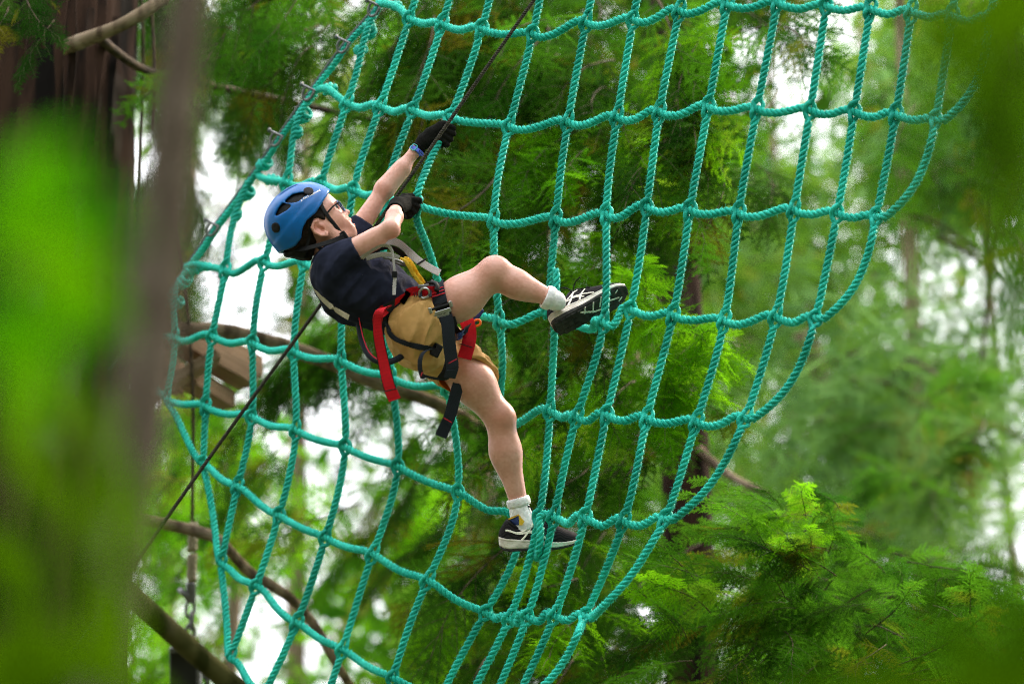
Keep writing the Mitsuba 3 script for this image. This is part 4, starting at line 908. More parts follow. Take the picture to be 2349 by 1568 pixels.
# seat strap across the shorts
hs([(886, 735), (893, 757), (905, 773), (925, 784), (950, 792), (975, 797), (996, 800)], 14, 'm_webbing', 'seat_strap', .005)
hs([(884, 716), (880, 728), (888, 742), (896, 760)], 16, 'm_webbing', 'seat_strap', .006)
c = on(both, 1003, 803, .010); put('strap_buckle', boxm(c, [.45, .9, 0], [.9, -.45, .1], [0, 0, 1], R_(15), R_(11), .007, .005), 'm_black', hn, 30); put('buckle_glint', boxm(c + np.array([-.006, .012, .007]), [.5, .85, 0], [.85, -.5, .1], [0, 0, 1], R_(6), R_(1.6), .001), 'm_steel', hn, False)
tp = spline([q(994, 801, -.24), q(980, 803, -.25), q(969, 812, -.25), q(963, 830, -.245), q(965, 852, -.235), q(970, 868, -.225)], .008)
put('webbing_tail', ribbon(tp, R_(14), .0024, np.array([.7, .2, .7])), 'm_webbing', hn, 35); put('red_line', boxm(q(967, 858, -.244), [.35, .9, 0], [.9, -.35, 0], [0, 0, 1], R_(5), R_(1.1), .0006), 'm_redline', hn, False)
put('under_strap', ribbon(spline([q(972, 861, -.10), q(990, 866, -.12), q(1008, 869, -.13), q(1025, 868, -.13), q(1033, 850, -.16)], .008), R_(10), .0026, np.array([0, .6, .8])), 'm_webbing', hn, 35)
put('under_strap', ribbon(spline([q(1040, 775, -.2), q(1030, 815, -.19), q(1022, 850, -.17), q(1010, 868, -.14)], .008), R_(16), .0026, np.array([.8, .2, .5])), 'm_black', hn, 35)
# bungee loop behind
put('cord_loop', tube(spline([q(822, 725, -.06), q(825, 757, -.09), q(832, 786, -.12), q(845, 812, -.15), q(864, 827, -.17), q(884, 830, -.17), q(905, 826, -.14), q(928, 812, -.1)], .008), R_(7.2), 10), 'm_webbing', hn)
put('edging', tube(spline([q(823, 726, -.105), q(829, 757, -.13), q(837, 786, -.16), q(850, 811, -.19), q(866, 824, -.21)], .008), R_(1.4), 6), 'm_redline', hn)
# chest: shoulder strap over the back, loops, carabiner, yellow sling
put('shoulder_strap', ribbon(spline([q(732, 600, -.17), q(718, 612, -.13), q(713, 630, -.10), q(720, 652, -.10), q(735, 678, -.12), q(752, 697, -.14), q(776, 714, -.17), q(800, 728, -.2)], .010), R_(13), .003, np.array([.75, -.5, .55])), 'm_tan', hn, 35, label='tan shoulder strap running down the back')
put('chest_strap', ribbon(spline([q(830, 592, -.22), q(845, 580, -.24), q(866, 567, -.25), q(887, 563, -.25), q(898, 573, -.25), q(902, 590, -.255), q(904, 610, -.26), q(905, 626, -.262)], .006), R_(10.5), .0026, np.array([.4, .62, .65])), 'm_grey', hn, 35)
put('chest_strap', ribbon(spline([q(905, 622, -.264), q(906, 636, -.268), q(905, 650, -.27), q(904, 676, -.275)], .006), R_(9), .0026, np.array([.9, 0, .4])), 'm_grey', hn, 35)
put('strap_keeper', boxm(q(905, 629, -.272), [1, .05, 0], [-.05, 1, 0], [0, 0, 1], R_(6), R_(7), .004, .002), 'm_black', hn, 30)
put('chest_strap', ribbon(spline([q(878, 556, -.02), q(895, 553, -.03), q(918, 560, -.05), q(940, 580, -.07), q(968, 603, -.08), q(1009, 626, -.08)], .006), R_(18), .0028, unit(np.array([-.45, .75, -.2]))), 'm_grey', hn, 35, label='loose grey strap end sticking out in front of the chest')
put('strap_keeper', ribbon(np.array([q(956, 607, -.09), q(978, 593, -.07)]) + [0, 0, .004], R_(4), .003, np.array([.5, -.8, 0])), 'm_black', hn, 35)
put('chest_webbing', ribbon(spline([q(842, 590, -.16), q(868, 574, -.16), q(896, 568, -.14), q(922, 583, -.12), q(947, 616, -.10), q(976, 650, -.08)], .006), R_(15), .003, np.array([.55, .6, .55])), 'm_black', hn, 35)
put('chest_webbing', ribbon(spline([q(840, 592, -.20), q(866, 585, -.21), q(892, 584, -.21), q(915, 592, -.19)], .006), R_(12), .003, np.array([.1, .9, .4])), 'm_grey', hn, 35)
put('carabiner', tube(spline([q(880, 590, -.20), q(900, 594, -.215), q(921, 601, -.20), q(929, 608, -.17), q(921, 607, -.15), q(896, 596, -.14)], .005), R_(3.4), 8), 'm_galv', hn)
for dx, dy, dz in ((0, 0, -.175), (9, -2, -.15)):
    put('yellow_sling', ribbon(spline([q(918 + dx, 595 + dy, dz), q(928 + dx, 598 + dy, dz - .012), q(938 + dx, 610 + dy, dz - .014), q(948 + dx, 628 + dy, dz), q(958 + dx, 642 + dy, dz + .005), q(970 + dx * .6, 655, dz + .01)], .006), R_(10.5), .005, np.array([.75, .45, .5])), 'm_yellow', hn, 35)
for i in range(5):
    x, y = 932 + 3.6 * i, 600 + 8 * i; put('stitching', boxm(q(x + 2, y + 2, -.172), [.8, .5, 0], [-.5, .8, 0], [0, 0, 1], R_(4), R_(.7), .002), 'm_dark', hn, False)
th = np.linspace(-.4, np.pi * 2 - .4, 25); c = on(both, 976, 674, .02)
put('ring', tube(np.array([c + R_(13) * np.cos(a) * unit(np.array([.8, .45, .3])) + R_(11) * np.sin(a) * unit(np.array([-.45, .8, .2])) for a in th]), R_(2.9), 9, False), 'm_steel', hn)
put('tie_in_loop', tube(spline([q(975, 654, -.12), q(984, 650, -.16), q(996, 649, -.18), q(1003, 655, -.19), q(1001, 668, -.2)], .005), R_(7), 9, squash=.6), 'm_black', hn)
put('ring_clip', boxm(q(972, 656, -.17), [1, .1, 0], [-.1, 1, 0], [0, 0, 1], R_(14), R_(4), .007, .004), 'm_galv', hn, 30)
# far hip: red tail, karabiner and blue pad showing under the thigh; dark tail behind the far leg
put('red_tail', ribbon(spline([q(1060, 720, .02), q(1072, 740, .0), q(1077, 770, -.02), q(1073, 795, -.04), q(1065, 822, -.05)], .010), R_(33), .003, np.array([.95, .05, .15])), 'm_red', hn, 35, label='short red webbing tail behind the raised thigh')
put('edging', ribbon(np.array([q(1056, 788, -.055), q(1084, 797, -.055)]), R_(2.2), .002, np.array([0, 1., 0])), 'm_black', hn, 35)
put('hip_pad', boxm(q(1092, 722, .06), [.5, .85, 0], [.85, -.5, 0], [0, 0, 1], R_(20), R_(11), .012, .008), 'm_navy', hn, 30)
put('karabiner', tube(spline([q(1080, 746, .04), q(1086, 738, .03), q(1098, 733, .03), q(1102, 742, .03), q(1092, 748, .03)], .005), R_(3), 8), 'm_orange', hn)
tp = spline([q(1052, 880, .02), q(1044, 908, .02), q(1033, 950, .02), q(1022, 976, .02), q(1011, 1001, .02)], .012)
put('webbing_tail', ribbon(tp, R_(29), .003, np.array([.92, .25, -.3])), 'm_webbing', hn, 35, label='dark webbing tail hanging behind the standing thigh')
put('tail_end', ribbon(tp[-5:] + [0, 0, .004], R_(30), .0045, np.array([.9, .35, -.3])), 'm_webbing', hn, 35)
put('red_line', boxm(q(1027, 963, .0), [.86, -.5, 0], [.5, .86, 0], [0, 0, 1], R_(11), R_(1.2), .001), 'm_redline', hn, False)
# ------------------------------------------------------------------ trees
rg = np.random.default_rng(11)
def basis(x, up=(0, 0, 1.0), roll=0.0):
    x = unit(x); y = np.cross(up, x); y = unit(y) if np.linalg.norm(y) > 1e-3 else np.array([0, 1.0, 0]); z = np.cross(x, y)
    c, s = math.cos(roll), math.sin(roll); return np.array([x, c * y + s * z, c * z - s * y])

def needles_on(p, side, up, length, gap, wid, r):
    """Two flat rows of narrow needles along a twig."""
    s = np.concatenate([[0], np.cumsum(np.linalg.norm(np.diff(p, axis=0), axis=1))]); n = max(3, int(s[-1] / gap)); u = np.linspace(.04, 1, n) * s[-1]
    b = np.stack([np.interp(u, s, p[:, k]) for k in range(3)], 1); t = np.gradient(p, axis=0); t = np.stack([np.interp(u, s, t[:, k]) for k in range(3)], 1); t /= np.linalg.norm(t, axis=1, keepdims=True)
    out = []
    for sg_ in (-1, 1):
        L = length * np.interp(u / s[-1], [0, .15, .6, 1], [.75, 1, .85, .30]) * r.uniform(.75, 1.15, n)
        d = t * r.uniform(.35, .75, (n, 1)) + sg_ * side + up * r.normal(.05, .2, (n, 1)); d /= np.linalg.norm(d, axis=1, keepdims=True)
        w = t * wid * .5
        out.append(np.stack([b - w, b + w, b + d * L[:, None]], 1).reshape(-1, 3))
    return np.vstack(out)

def make_bough(seed, dense=1.0, length=1.05, needle=.027, gap=.0072, wid=.0062):
    """A conifer bough: a drooping branch, flat sprays of twigs on it, needles in two rows on each twig."""
    r = np.random.default_rng(seed); tri, stem = [], []
    m = 18; u = np.linspace(0, 1, m); br = np.stack([u * length, .05 * np.sin(u * 4 + seed), -.30 * length * u ** 1.7], 1)
    stem.append(tube(br, np.linspace(.006, .0015, m), 5))
    for i in range(int(17 * dense)):
        a = .10 + .90 * (i + r.uniform(0, .8)) / (17 * dense); b = np.array([np.interp(a, u, br[:, k]) for k in range(3)]); sd = 1 if i % 2 else -1
        L = (.40 - .20 * a) * r.uniform(.75, 1.2); d = unit([.75 + .5 * a, sd * (1.1 - .9 * a) + r.normal(0, .15), r.normal(-.35, .3)])
        B_ = basis(d, roll=r.normal(0, .5)); n = 8; v = np.linspace(0, 1, n)
        sp = b + L * (v[:, None] * B_[0] - (v ** 2)[:, None] * .25 * np.array([0, 0, 1.0]))
        stem.append(tube(sp, np.linspace(.0022, .0008, n), 4, False))
        k = int(L / .046)
        for j in range(k):
            f = (j + .7) / k; c = np.array([np.interp(f, v, sp[:, q_]) for q_ in range(3)])
            for s2 in (-1, 1):
                l2 = L * .50 * (1 - .66 * f) * r.uniform(.7, 1.15)
                if l2 < .02: continue
                e = unit(B_[0] * .75 + s2 * B_[1] + B_[2] * r.normal(0, .15)); w = np.linspace(0, 1, 4)
                tw = c + l2 * (w[:, None] * e - (w ** 2)[:, None] * .18 * np.array([0, 0, 1.0]))
                nd = np.cross(B_[2], e); tri.append(needles_on(tw, unit(nd), B_[2], needle, gap, wid, r))
        tri.append(needles_on(sp, B_[1], B_[2], needle * 1.1, gap, wid, r))
    t = np.vstack(tri); return (t, np.arange(len(t)).reshape(-1, 3)), join(stem)

def make_far_bough(seed, n=230, size=.085, spread=(1.3, .9, .55), aspect=.34):
    r = np.random.default_rng(seed); p = r.normal(0, .42, (n, 3)) * spread; p[:, 2] -= .25 * np.abs(p[:, 0])
    d = r.normal(0, 1, (n, 3)) * [1, 1, .6]; d /= np.linalg.norm(d, axis=1, keepdims=True); w = np.cross(d, r.normal(0, 1, (n, 3))); w /= np.linalg.norm(w, axis=1, keepdims=True)
    L = size * r.uniform(.5, 1.5, (n, 1)); v = np.stack([p - d * L, p + w * L * aspect, p + d * L, p - w * L * aspect], 1).reshape(-1, 3); i = np.arange(n) * 4
    st = [tube(np.array([[-.7, 0, 0], [0, 0, .05], [.7, .1, -.2]]), .014, 5)]
    return (v, np.vstack([np.stack([i, i + 1, i + 2], 1), np.stack([i, i + 2, i + 3], 1)])), join(st)

def soft(nd, material, up=.38):
    """Leaves whose shading normals lean towards the upper side, as curved leaf blades do."""
    v, f = nd; fn = np.cross(v[f[:, 1]] - v[f[:, 0]], v[f[:, 2]] - v[f[:, 0]]); fn /= np.linalg.norm(fn, axis=1, keepdims=True) + 1e-12; fn *= np.where(fn[:, 2:] < 0, -1, 1)
    n = np.zeros_like(v); n[f.ravel()] = np.repeat(fn * (1 - up) + np.array([0, 0, up]), 3, 0); n /= np.linalg.norm(n, axis=1, keepdims=True) + 1e-12
    return {'type': 'ply', 'filename': meshkit.write_ply((v, f), False, normals=n), 'face_normals': False, 'bsdf': {'type': 'ref', 'id': material}}
GROUPS = {}
def group(kind, material, seed):
    key = f'{kind}_{material[2:]}_{seed}'
    if key not in GROUPS:
        far = kind != 'bough'
        nd, st = make_bough(seed) if kind == 'bough' else make_far_bough(seed) if kind == 'far' else make_far_bough(seed, 420, .16, (1.1, 1.1, .9), .05)
        GROUPS[key] = key
        scene[key] = {'type': 'shapegroup', 'foliage': soft(nd, material, .38 if kind == 'bough' else .8), 'stem': mikit.ply(st, 'm_twig', True)}
    return key

def bough(tree, p, d, scale, kind, material, roll=0.0):
    key = numbered(tree + '__bough'); Bs = basis(d, roll=roll).T * scale; M = np.eye(4); M[:3, :3] = Bs; M[:3, 3] = p
    scene[key] = {'type': 'instance', 'g': {'type': 'ref', 'id': group(kind, material, int(rg.integers(0, 3)))}, 'to_world': T(M.tolist())}

def trunk(tree, base, lean, height, r0, r1, material, ridges=.0, name='trunk', seg_=40, sides=40, z0=-.3):
    u = np.linspace(0, 1, seg_); p = np.stack([base[0] + lean[0] * u + .05 * np.sin(u * 7), base[1] + lean[1] * u, z0 + (height - z0) * u], 1)
    v, f = tube(p, r0 + (r1 - r0) * u + .25 * r0 * np.exp(-u * 30), sides)
    if ridges:
        n = len(p) * sides; ax = np.repeat(p, sides, 0); rad = v[:n] - ax
        a = np.arctan2(rad[:, 1], rad[:, 0]); h = meshkit.fbm(np.stack([np.cos(a) * r0 * 14, np.sin(a) * r0 * 14, v[:n, 2] * .7], 1), 4, 3); g = 1 - np.abs(2 * h - 1)
        v[:n] = ax + rad * (1 + ridges * (g[:, None] - .6))
    return put(name, (v, f), material, tree, view=False)

def limb(tree, pts, r0, r1, material='m_limb', name='branch', label=None, rough=.10):
    p = spline([AT(*x) for x in pts], .06); n = len(p)
    v, f = tube(p, np.linspace(r0, r1, n) * (1 + .06 * np.sin(np.arange(n) * .9)), 14)
    m = n * 14; ax = np.repeat(p, 14, 0); v[:m] = ax + (v[:m] - ax) * (1 + rough * 2 * (meshkit.fbm(v[:m] * 14, 3, 5)[:, None] - .5))
    return put(name, (v, f), material, tree, view=False, label=label)

GAPS = [(500, 345, 75, 110), (600, 500, 130, 110), (480, 640, 110, 80), (560, 700, 130, 40), (700, 930, 90, 50), (800, 985, 50, 40), (640, 1420, 120, 90), (820, 1440, 40, 40), (720, 1130, 50, 30), (1945, 280, 40, 110), (1950, 90, 30, 50), (1975, 400, 34, 50), (2195, 590, 60, 80),
        (2285, 1095, 70, 95), (2215, 690, 50, 45), (2290, 760, 40, 50), (1790, 905, 40, 34), (1700, 880, 20, 20), (1825, 1010, 26, 24), (1760, 975, 20, 18), (1990, 750, 26, 28), (1890, 1060, 22, 20), (700, 290, 40, 30), (1600, 625, 24, 24), (330, 330, 30, 90), (2120, 1190, 28, 26)]
def in_gap(x, y, f=1.0, m=0.0):
    return f > 0 and any(((x - a) / (c * f + m)) ** 2 + ((y - b) / (d * f + m)) ** 2 < 1 for a, b, c, d in GAPS)
def sheet(p):
    v = (np.asarray(p) - CAM) @ FRAME.T; return 1174.5 - v[0] / v[2] / K, 784 + v[1] / v[2] / K
def fill(tree, n, region, z0, z1, scale, kind, mats, pt, droop=-.35, gapf=1.0, seed=1):
    """Boughs of one tree inside an outline, each growing away from the trunk at pt (sheet x, distance)."""
    r = np.random.default_rng(seed); poly = sg.Polygon(region); a, b, c, d = poly.bounds; k = 0; tries = 0
    tx = AT(pt[0], 784, pt[1])
    while k < n and tries < n * 60:
        tries += 1; x, y, z = r.uniform(a, c), r.uniform(b, d), r.uniform(z0, z1)
        if not poly.contains(sg.Point(x, y)): continue
        p = AT(x, y, z); o = p - tx; o[2] = 0; o = unit(o + r.normal(0, .35, 3) * [1, 1, 0]); s = scale * r.uniform(.75, 1.25)
        dirn = unit([o[0], o[1], r.normal(droop, .2)])
        if kind == 'bough' and any(in_gap(*sheet(p + dirn * e * s), gapf, .14 * s / K / z) for e in (-.45, -.15, .15, .45)): continue
        if kind != 'bough' and in_gap(x, y, gapf, .25 * s / K / z): continue
        bough(tree, p - dirn * .5 * s if kind == 'bough' else p, dirn, s, kind, r.choice(mats), r.normal(0, .45)); k += 1

D_, M_, B_R = 'm_needle_dark', 'm_needle_mid', 'm_needle_bright'
# the big redwood-like trunk at the left edge, with its bare limbs
big = thing('large_tree', 'massive tree with shaggy red-brown bark filling the upper left corner', 'tree')
bp = AT(95, 784, 14.3); trunk(big, (bp[0], bp[1]), (0, 0), 13, .46, .36, 'm_bark', .16, seg_=120, sides=90)
limb(big, [(150, 110, 14.0), (230, 78, 13.8), (290, 52, 13.7), (345, 18, 13.7), (420, -40, 13.8)], .034, .026, label='short bare limb curving up at the top left')
limb(big, [(230, 90, 14.2), (330, 160, 14.6), (450, 190, 15.0), (560, 212, 15.3), (680, 238, 15.6), (790, 262, 15.8), (900, 285, 16)], .022, .014, 'm_twig', label='thin dark branch running right behind the net')
limb(big, [(250, 720, 14.8), (400, 756, 14.9), (520, 762, 15.0), (640, 792, 15.1), (760, 832, 15.2), (870, 880, 15.2), (1000, 925, 15.3), (1130, 1005, 15.4), (1260, 1085, 15.5), (1380, 1150, 15.6)], .042, .028, label='long grey limb crossing behind the climber')
limb(big, [(200, 1175, 14.4), (300, 1186, 14.5), (440, 1215, 14.6), (505, 1240, 14.6), (570, 1310, 14.7), (640, 1352, 14.7), (715, 1425, 14.8), (760, 1500, 14.8), (815, 1590, 14.9)], .029, .021, label='curved bare limb at the lower left')
for i in range(9):
    x = [30, 70, 110, 150, 175, 215, 236, 250, 262][i]; y = [-20, 40, -60, 90, 20, 140, 60, 250, 160][i]
    p0 = AT(x, y - 120, 13.85 + .004 * abs(x - 95)); n = 12; u = np.linspace(0, 1, n); p = p0 + np.stack([.012 * np.sin(u * 5 + i), -.02 * np.sin(u * np.pi), -u * (.5 + .06 * i)], 1)
    put('bark_strip', ribbon(p, .035 + .01 * np.sin(u * 4), .008, np.array([1, .25, 0])), 'm_bark', big, 30, view=False)
fill(big, 7, [(-20, -40), (110, -40), (90, 110), (-20, 130)], 13.2, 13.6, .34, 'bough', [D_], (95, 14.3), -.8, seed=3)
# thin hanging twigs between the trunk and the net
fill(big, 80, [(300, 30), (640, -20), (680, 300), (620, 420), (480, 560), (400, 760), (300, 800)], 15, 19, .50, 'bough', [D_], (95, 14.3), -1.6, .35, seed=4)
fill(big, 14, [(300, 60), (420, 60), (400, 760), (300, 800)], 20, 26, .75, 'bough', [D_, M_], (95, 14.3), -1.4, .25, seed=5)

main = thing('feathery_conifer', 'tall feathery conifer whose drooping boughs hang behind the climber and net', 'tree')
mp = AT(1545, 784, 17.2); trunk(main, (mp[0], mp[1]), (.1, 0), 17, .18, .06, 'm_bark', .12)
limb(main, [(1535, 760, 17.1), (1460, 820, 16.7), (1340, 900, 16.2), (1290, 960, 15.9)], .03, .018)
limb(main, [(1540, 430, 17.1), (1380, 480, 16.5), (1250, 540, 16)], .03, .014); limb(main, [(1550, 980, 17.1), (1660, 1080, 16.6), (1760, 1130, 16)], .03, .014)
UPL = [(520, -60), (1250, -60), (1250, 480), (1050, 560), (900, 420), (640, 380), (560, 160)]
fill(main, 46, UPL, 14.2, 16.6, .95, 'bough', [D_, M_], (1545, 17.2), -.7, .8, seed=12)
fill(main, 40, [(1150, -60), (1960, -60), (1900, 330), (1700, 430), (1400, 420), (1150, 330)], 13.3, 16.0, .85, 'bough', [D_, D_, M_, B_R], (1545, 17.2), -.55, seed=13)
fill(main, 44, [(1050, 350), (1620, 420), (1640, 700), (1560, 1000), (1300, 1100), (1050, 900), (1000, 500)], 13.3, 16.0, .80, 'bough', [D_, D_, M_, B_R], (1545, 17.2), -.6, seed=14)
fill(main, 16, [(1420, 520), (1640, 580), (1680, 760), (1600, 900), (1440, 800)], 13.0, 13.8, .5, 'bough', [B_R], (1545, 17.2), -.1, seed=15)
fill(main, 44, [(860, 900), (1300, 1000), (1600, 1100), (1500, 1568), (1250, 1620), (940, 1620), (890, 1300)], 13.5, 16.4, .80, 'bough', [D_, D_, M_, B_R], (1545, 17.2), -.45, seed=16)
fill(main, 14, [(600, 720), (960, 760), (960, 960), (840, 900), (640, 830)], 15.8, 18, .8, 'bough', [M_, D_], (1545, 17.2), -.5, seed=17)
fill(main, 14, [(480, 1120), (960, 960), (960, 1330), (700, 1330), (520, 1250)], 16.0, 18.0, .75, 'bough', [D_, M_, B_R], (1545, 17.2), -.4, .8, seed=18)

low = thing('conifer', 'bright green conifer in the lower right, its flat sprays sharp against soft forest', 'tree')
lp_ = AT(1960, 1568, 14.0); trunk(low, (lp_[0], lp_[1]), (.05, 0), 5.15, .10, .012, 'm_bark', .08)
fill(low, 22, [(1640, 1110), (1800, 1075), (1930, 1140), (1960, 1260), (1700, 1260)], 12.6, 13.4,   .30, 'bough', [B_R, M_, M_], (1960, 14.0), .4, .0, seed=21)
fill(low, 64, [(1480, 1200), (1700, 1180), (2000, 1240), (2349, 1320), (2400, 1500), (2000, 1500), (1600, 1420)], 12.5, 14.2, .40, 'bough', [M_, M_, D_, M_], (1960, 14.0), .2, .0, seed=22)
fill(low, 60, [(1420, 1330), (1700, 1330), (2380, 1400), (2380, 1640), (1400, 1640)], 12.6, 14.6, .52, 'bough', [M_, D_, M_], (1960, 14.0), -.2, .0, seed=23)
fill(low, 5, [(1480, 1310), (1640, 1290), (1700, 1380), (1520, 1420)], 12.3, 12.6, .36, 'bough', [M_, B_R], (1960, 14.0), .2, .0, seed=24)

# forest beyond, softer with distance
def far_tree(px, z, height, r0, label, n, region, z0, z1, scale, kind, mats, gapf=1.0, seed=1, cat_group='forest trees beyond the net', lean=(0, 0)):
    t = thing('forest_tree', label, 'tree'); b = AT(px, 784, z); trunk(t, (b[0], b[1]), lean, height, r0, r0 * .25, 'm_limb', seg_=24, sides=14)
    fill(t, n, region, z0, z1, scale, kind, mats, (px, z), -.2, gapf, seed); return t
F_, P_ = 'm_leaf_far', 'm_leaf_pine'
far_tree(1890, 33, 24, .10, 'slender brown trunk right of the net among blurred green crowns', 23, [(1560, 380), (2080, 420), (2060, 1100), (1750, 1150), (1560, 800)], 28, 38, 1.35, 'far', [F_, P_], 1.1, 31, lean=(-.6, 0))
far_tree(2112, 24, 16, .12, 'soft blurred pine with a pale upright trunk at the right', 26, [(1960, 700), (2230, 760), (2260, 1300), (1900, 1320)], 22, 26, 1.0, 'pine', [P_, F_], .95, 32)
far_tree(2290, 27, 22, .06, 'dark thin tree at the right edge with bare side branches against white sky', 52, [(2080, 60), (2380, 60), (2380, 980), (2180, 900), (2080, 560)], 23, 30, .8, 'far', [F_, P_], .95, 33)
ft = 'forest_tree'
limb(ft, [(1840, 760, 24), (1880, 850, 24), (1905, 930, 24), (1950, 1060, 24.4), (1990, 1200, 24.8)], .075, .04); limb(ft, [(1880, 850, 24), (1960, 810, 24.3), (2060, 800, 24.6)], .035, .012, 'm_twig'); limb(ft, [(1905, 930, 24), (1850, 985, 24.2), (1780, 1020, 24.4)], .03, .012, 'm_twig')
for ps in ([(2150, 540, 23), (2240, 590, 23), (2349, 670, 23), (2420, 720, 23)], [(2190, 420, 23), (2290, 520, 23), (2400, 600, 23)], [(2349, 380, 22.5), (2285, 560, 22.5), (2262, 720, 22.5), (2240, 900, 22.5)], [(2290, 300, 22.5), (2275, 470, 22.5), (2268, 640, 22.5), (2255, 830, 22.5)], [(2040, 470, 23), (2160, 520, 23), (2290, 610, 23)]):
    limb('forest_tree_002', ps, .022, .010, 'm_twig')
fill('forest_tree_002', 11, [(2000, 60), (2380, 40), (2380, 950), (2160, 900), (2080, 480)], 18.5, 23, 1.15, 'bough', [D_, M_], (2290, 27), -.6, .8, seed=51)
fill('forest_tree_001', 7, [(1880, 860), (2380, 900), (2380, 1250), (1900, 1200)], 18.5, 22, 1.1, 'bough', [M_, D_], (2112, 24), -.1, .8, seed=52)
far_tree(1700, 46, 30, .14, 'distant hazy green tree behind the right half of the net', 30, [(1380, 330), (1950, 380), (1900, 1250), (1450, 1250)], 40, 54, 1.7, 'far', [F_, P_], 1.1, 34)
far_tree(2020, 40, 30, .12, 'tall distant tree with an olive crown at the upper right', 26, [(1980, -60), (2400, -60), (2380, 420), (2060, 480), (2000, 300)], 30, 44, 1.6, 'far', [F_], .85, 35)
far_tree(1100, 30, 26, .22, 'deep green tree hidden behind the middle of the net', 60, [(620, -60), (1500, -60), (1500, 1600), (900, 1600), (900, 700), (700, 330)], 24, 40, 1.6, 'far', [F_, D_, M_], 1.0, 36)
far_tree(700, 34, 22, .18, 'pale green broken tree against white sky at the lower left', 19, [(290, 880), (900, 860), (950, 1600), (290, 1600)], 25, 40, 1.15, 'far', [F_, F_, B_R], .8, 37)
far_tree(420, 44, 26, .20, 'faint grey-green tree seen through the left gap of the net', 9, [(300, 40), (640, 60), (760, 700), (300, 800)], 34, 48, 1.0, 'far', [F_, P_], .7, 38)
far_tree(2180, 20, 6.3, .05, 'shadowy green tree under the pine at the lower right', 46, [(1900, 1180), (2400, 1150), (2400, 1640), (1600, 1640)], 16.5, 21, 1.3, 'bough', [M_, D_, D_], .7, 39)
far_tree(560, 19, 8, .10, 'bright leafed small tree near the lower left limb', 26, [(290, 900), (520, 930), (560, 1240), (480, 1560), (290, 1600)], 17.0, 20, .8, 'bough', [M_, B_R], .7, 40)

# unseen forest foliage added around and behind the photographer to dim the front light
wood = tag('surrounding_forest', 'forest all round behind the viewpoint', None, None, 'stuff')
rs_ = np.random.default_rng(77)
for i in range(250):
    a = rs_.uniform(math.radians(38), math.radians(322)); d = rs_.uniform(9, 24); h = rs_.uniform(0, 1) ** .8 * 17
    Bs = basis([math.sin(a), math.cos(a), -.3], roll=rs_.normal(0, .5)).T * rs_.uniform(2.0, 3.4); Mx = np.eye(4); Mx[:3, :3] = Bs; Mx[:3, 3] = [d * math.sin(a), d * math.cos(a), h + .8]
    scene[f'{wood}__{i + 1:03d}'] = {'type': 'instance', 'g': {'type': 'ref', 'id': group('far', rs_.choice(['m_leaf_far', 'm_needle_mid']), i % 3)}, 'to_world': T(Mx.tolist())}

# ------------------------------------------------------------------ platform, pole, hanging gear at the left
plat = thing('wooden_platform', 'underside of a small wooden platform, rough timber beams seen from below at the left', 'platform')
def level(x, y, z, x2, y2):
    """The distance at which x2, y2 lies as high above the ground as x, y at z."""
    h = lambda b: math.sin(TILT) + (784 - b) * K * math.cos(TILT)
    return z * h(y) / h(y2)
def beam(x1, y1, z1, x2, y2, hh, hw, name='beam', same=True):
    a = AT(x1, y1, z1); b = AT(x2, y2, level(x1, y1, z1, x2, y2) if same else z1 + .15); d = b - a; L = np.linalg.norm(d) / 2; Bx = basis(d)
    v, f = boxm((a + b) / 2, Bx[0], Bx[1], Bx[2], L, hw, hh, .006); lc = (v - (a + b) / 2) @ Bx.T
    return put(name, (v, f), 'm_timber', plat, True, view=False, uv=np.stack([lc[:, 0], lc[:, 1] + lc[:, 2]], 1)) if False else scene.__setitem__(numbered(plat + '__' + name), mikit.ply((v, f), 'm_timber', True, uv=np.stack([lc[:, 0], lc[:, 1] + lc[:, 2]], 1)))
beam(395, 772, 15.0, 568, 868, .050, .06); beam(300, 800, 14.9, 398, 874, .075, .06); beam(430, 866, 15.1, 520, 920, .045, .05); beam(455, 772, 15.5, 585, 846, .055, .05)
beam(328, 915, 14.9, 498, 818, .026, .06, 'brace', False)
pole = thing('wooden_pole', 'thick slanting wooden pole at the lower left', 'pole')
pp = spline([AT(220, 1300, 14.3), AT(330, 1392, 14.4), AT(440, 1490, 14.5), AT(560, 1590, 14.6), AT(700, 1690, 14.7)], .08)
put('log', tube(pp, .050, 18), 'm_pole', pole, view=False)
gear = thing('hanging_rope', 'thin cord ending in a pale whipped rope and a chain at the lower left', 'rope')
put('cord', tube(spline([AT(392, 440, 14.9), AT(402, 540, 14.9), AT(421, 650, 14.9), AT(440, 850, 14.9), AT(443, 1000, 14.9), AT(440, 1230, 14.9)], .05), .0085, 7), 'm_twig', gear, view=False)
def wv(x, y, z): return VD(x, y, z)
put('whipping', wire([wv(443, 1200, 14.85), wv(441, 1262, 14.85)], .023, .055, 3), 'm_tan', gear); put('whipping', wire([wv(441, 1272, 14.85), wv(439, 1330, 14.85)], .023, .055, 3), 'm_tan', gear)
put('thimble', boxm(wv(438, 1358, 14.85), [1, 0, 0], [0, 1, 0], [0, 0, 1], .022, .05, .02, .012), 'm_galv', gear, 30); put('hook', tube(spline([wv(412, 1352, 14.85), wv(424, 1362, 14.82), wv(434, 1378, 14.85)], .01), .014, 8), 'm_galv', gear)
for i in range(5):
    c = wv(436 + (3 if i % 2 else 0), 1396 + i * 27, 14.85); a = np.linspace(0, 2 * np.pi, 22); ax = np.array([1, 0, 0]) if i % 2 == 0 else np.array([.35, 0, .94])
    put('chain_link', tube(c + .020 * np.cos(a)[:, None] * ax + .040 * np.sin(a)[:, None] * np.array([.05, 1, 0]), .0075, 8, False), 'm_galv', gear)
post = thing('metal_post', 'dark square post with a steel bracket and chain at the bottom left', 'post')
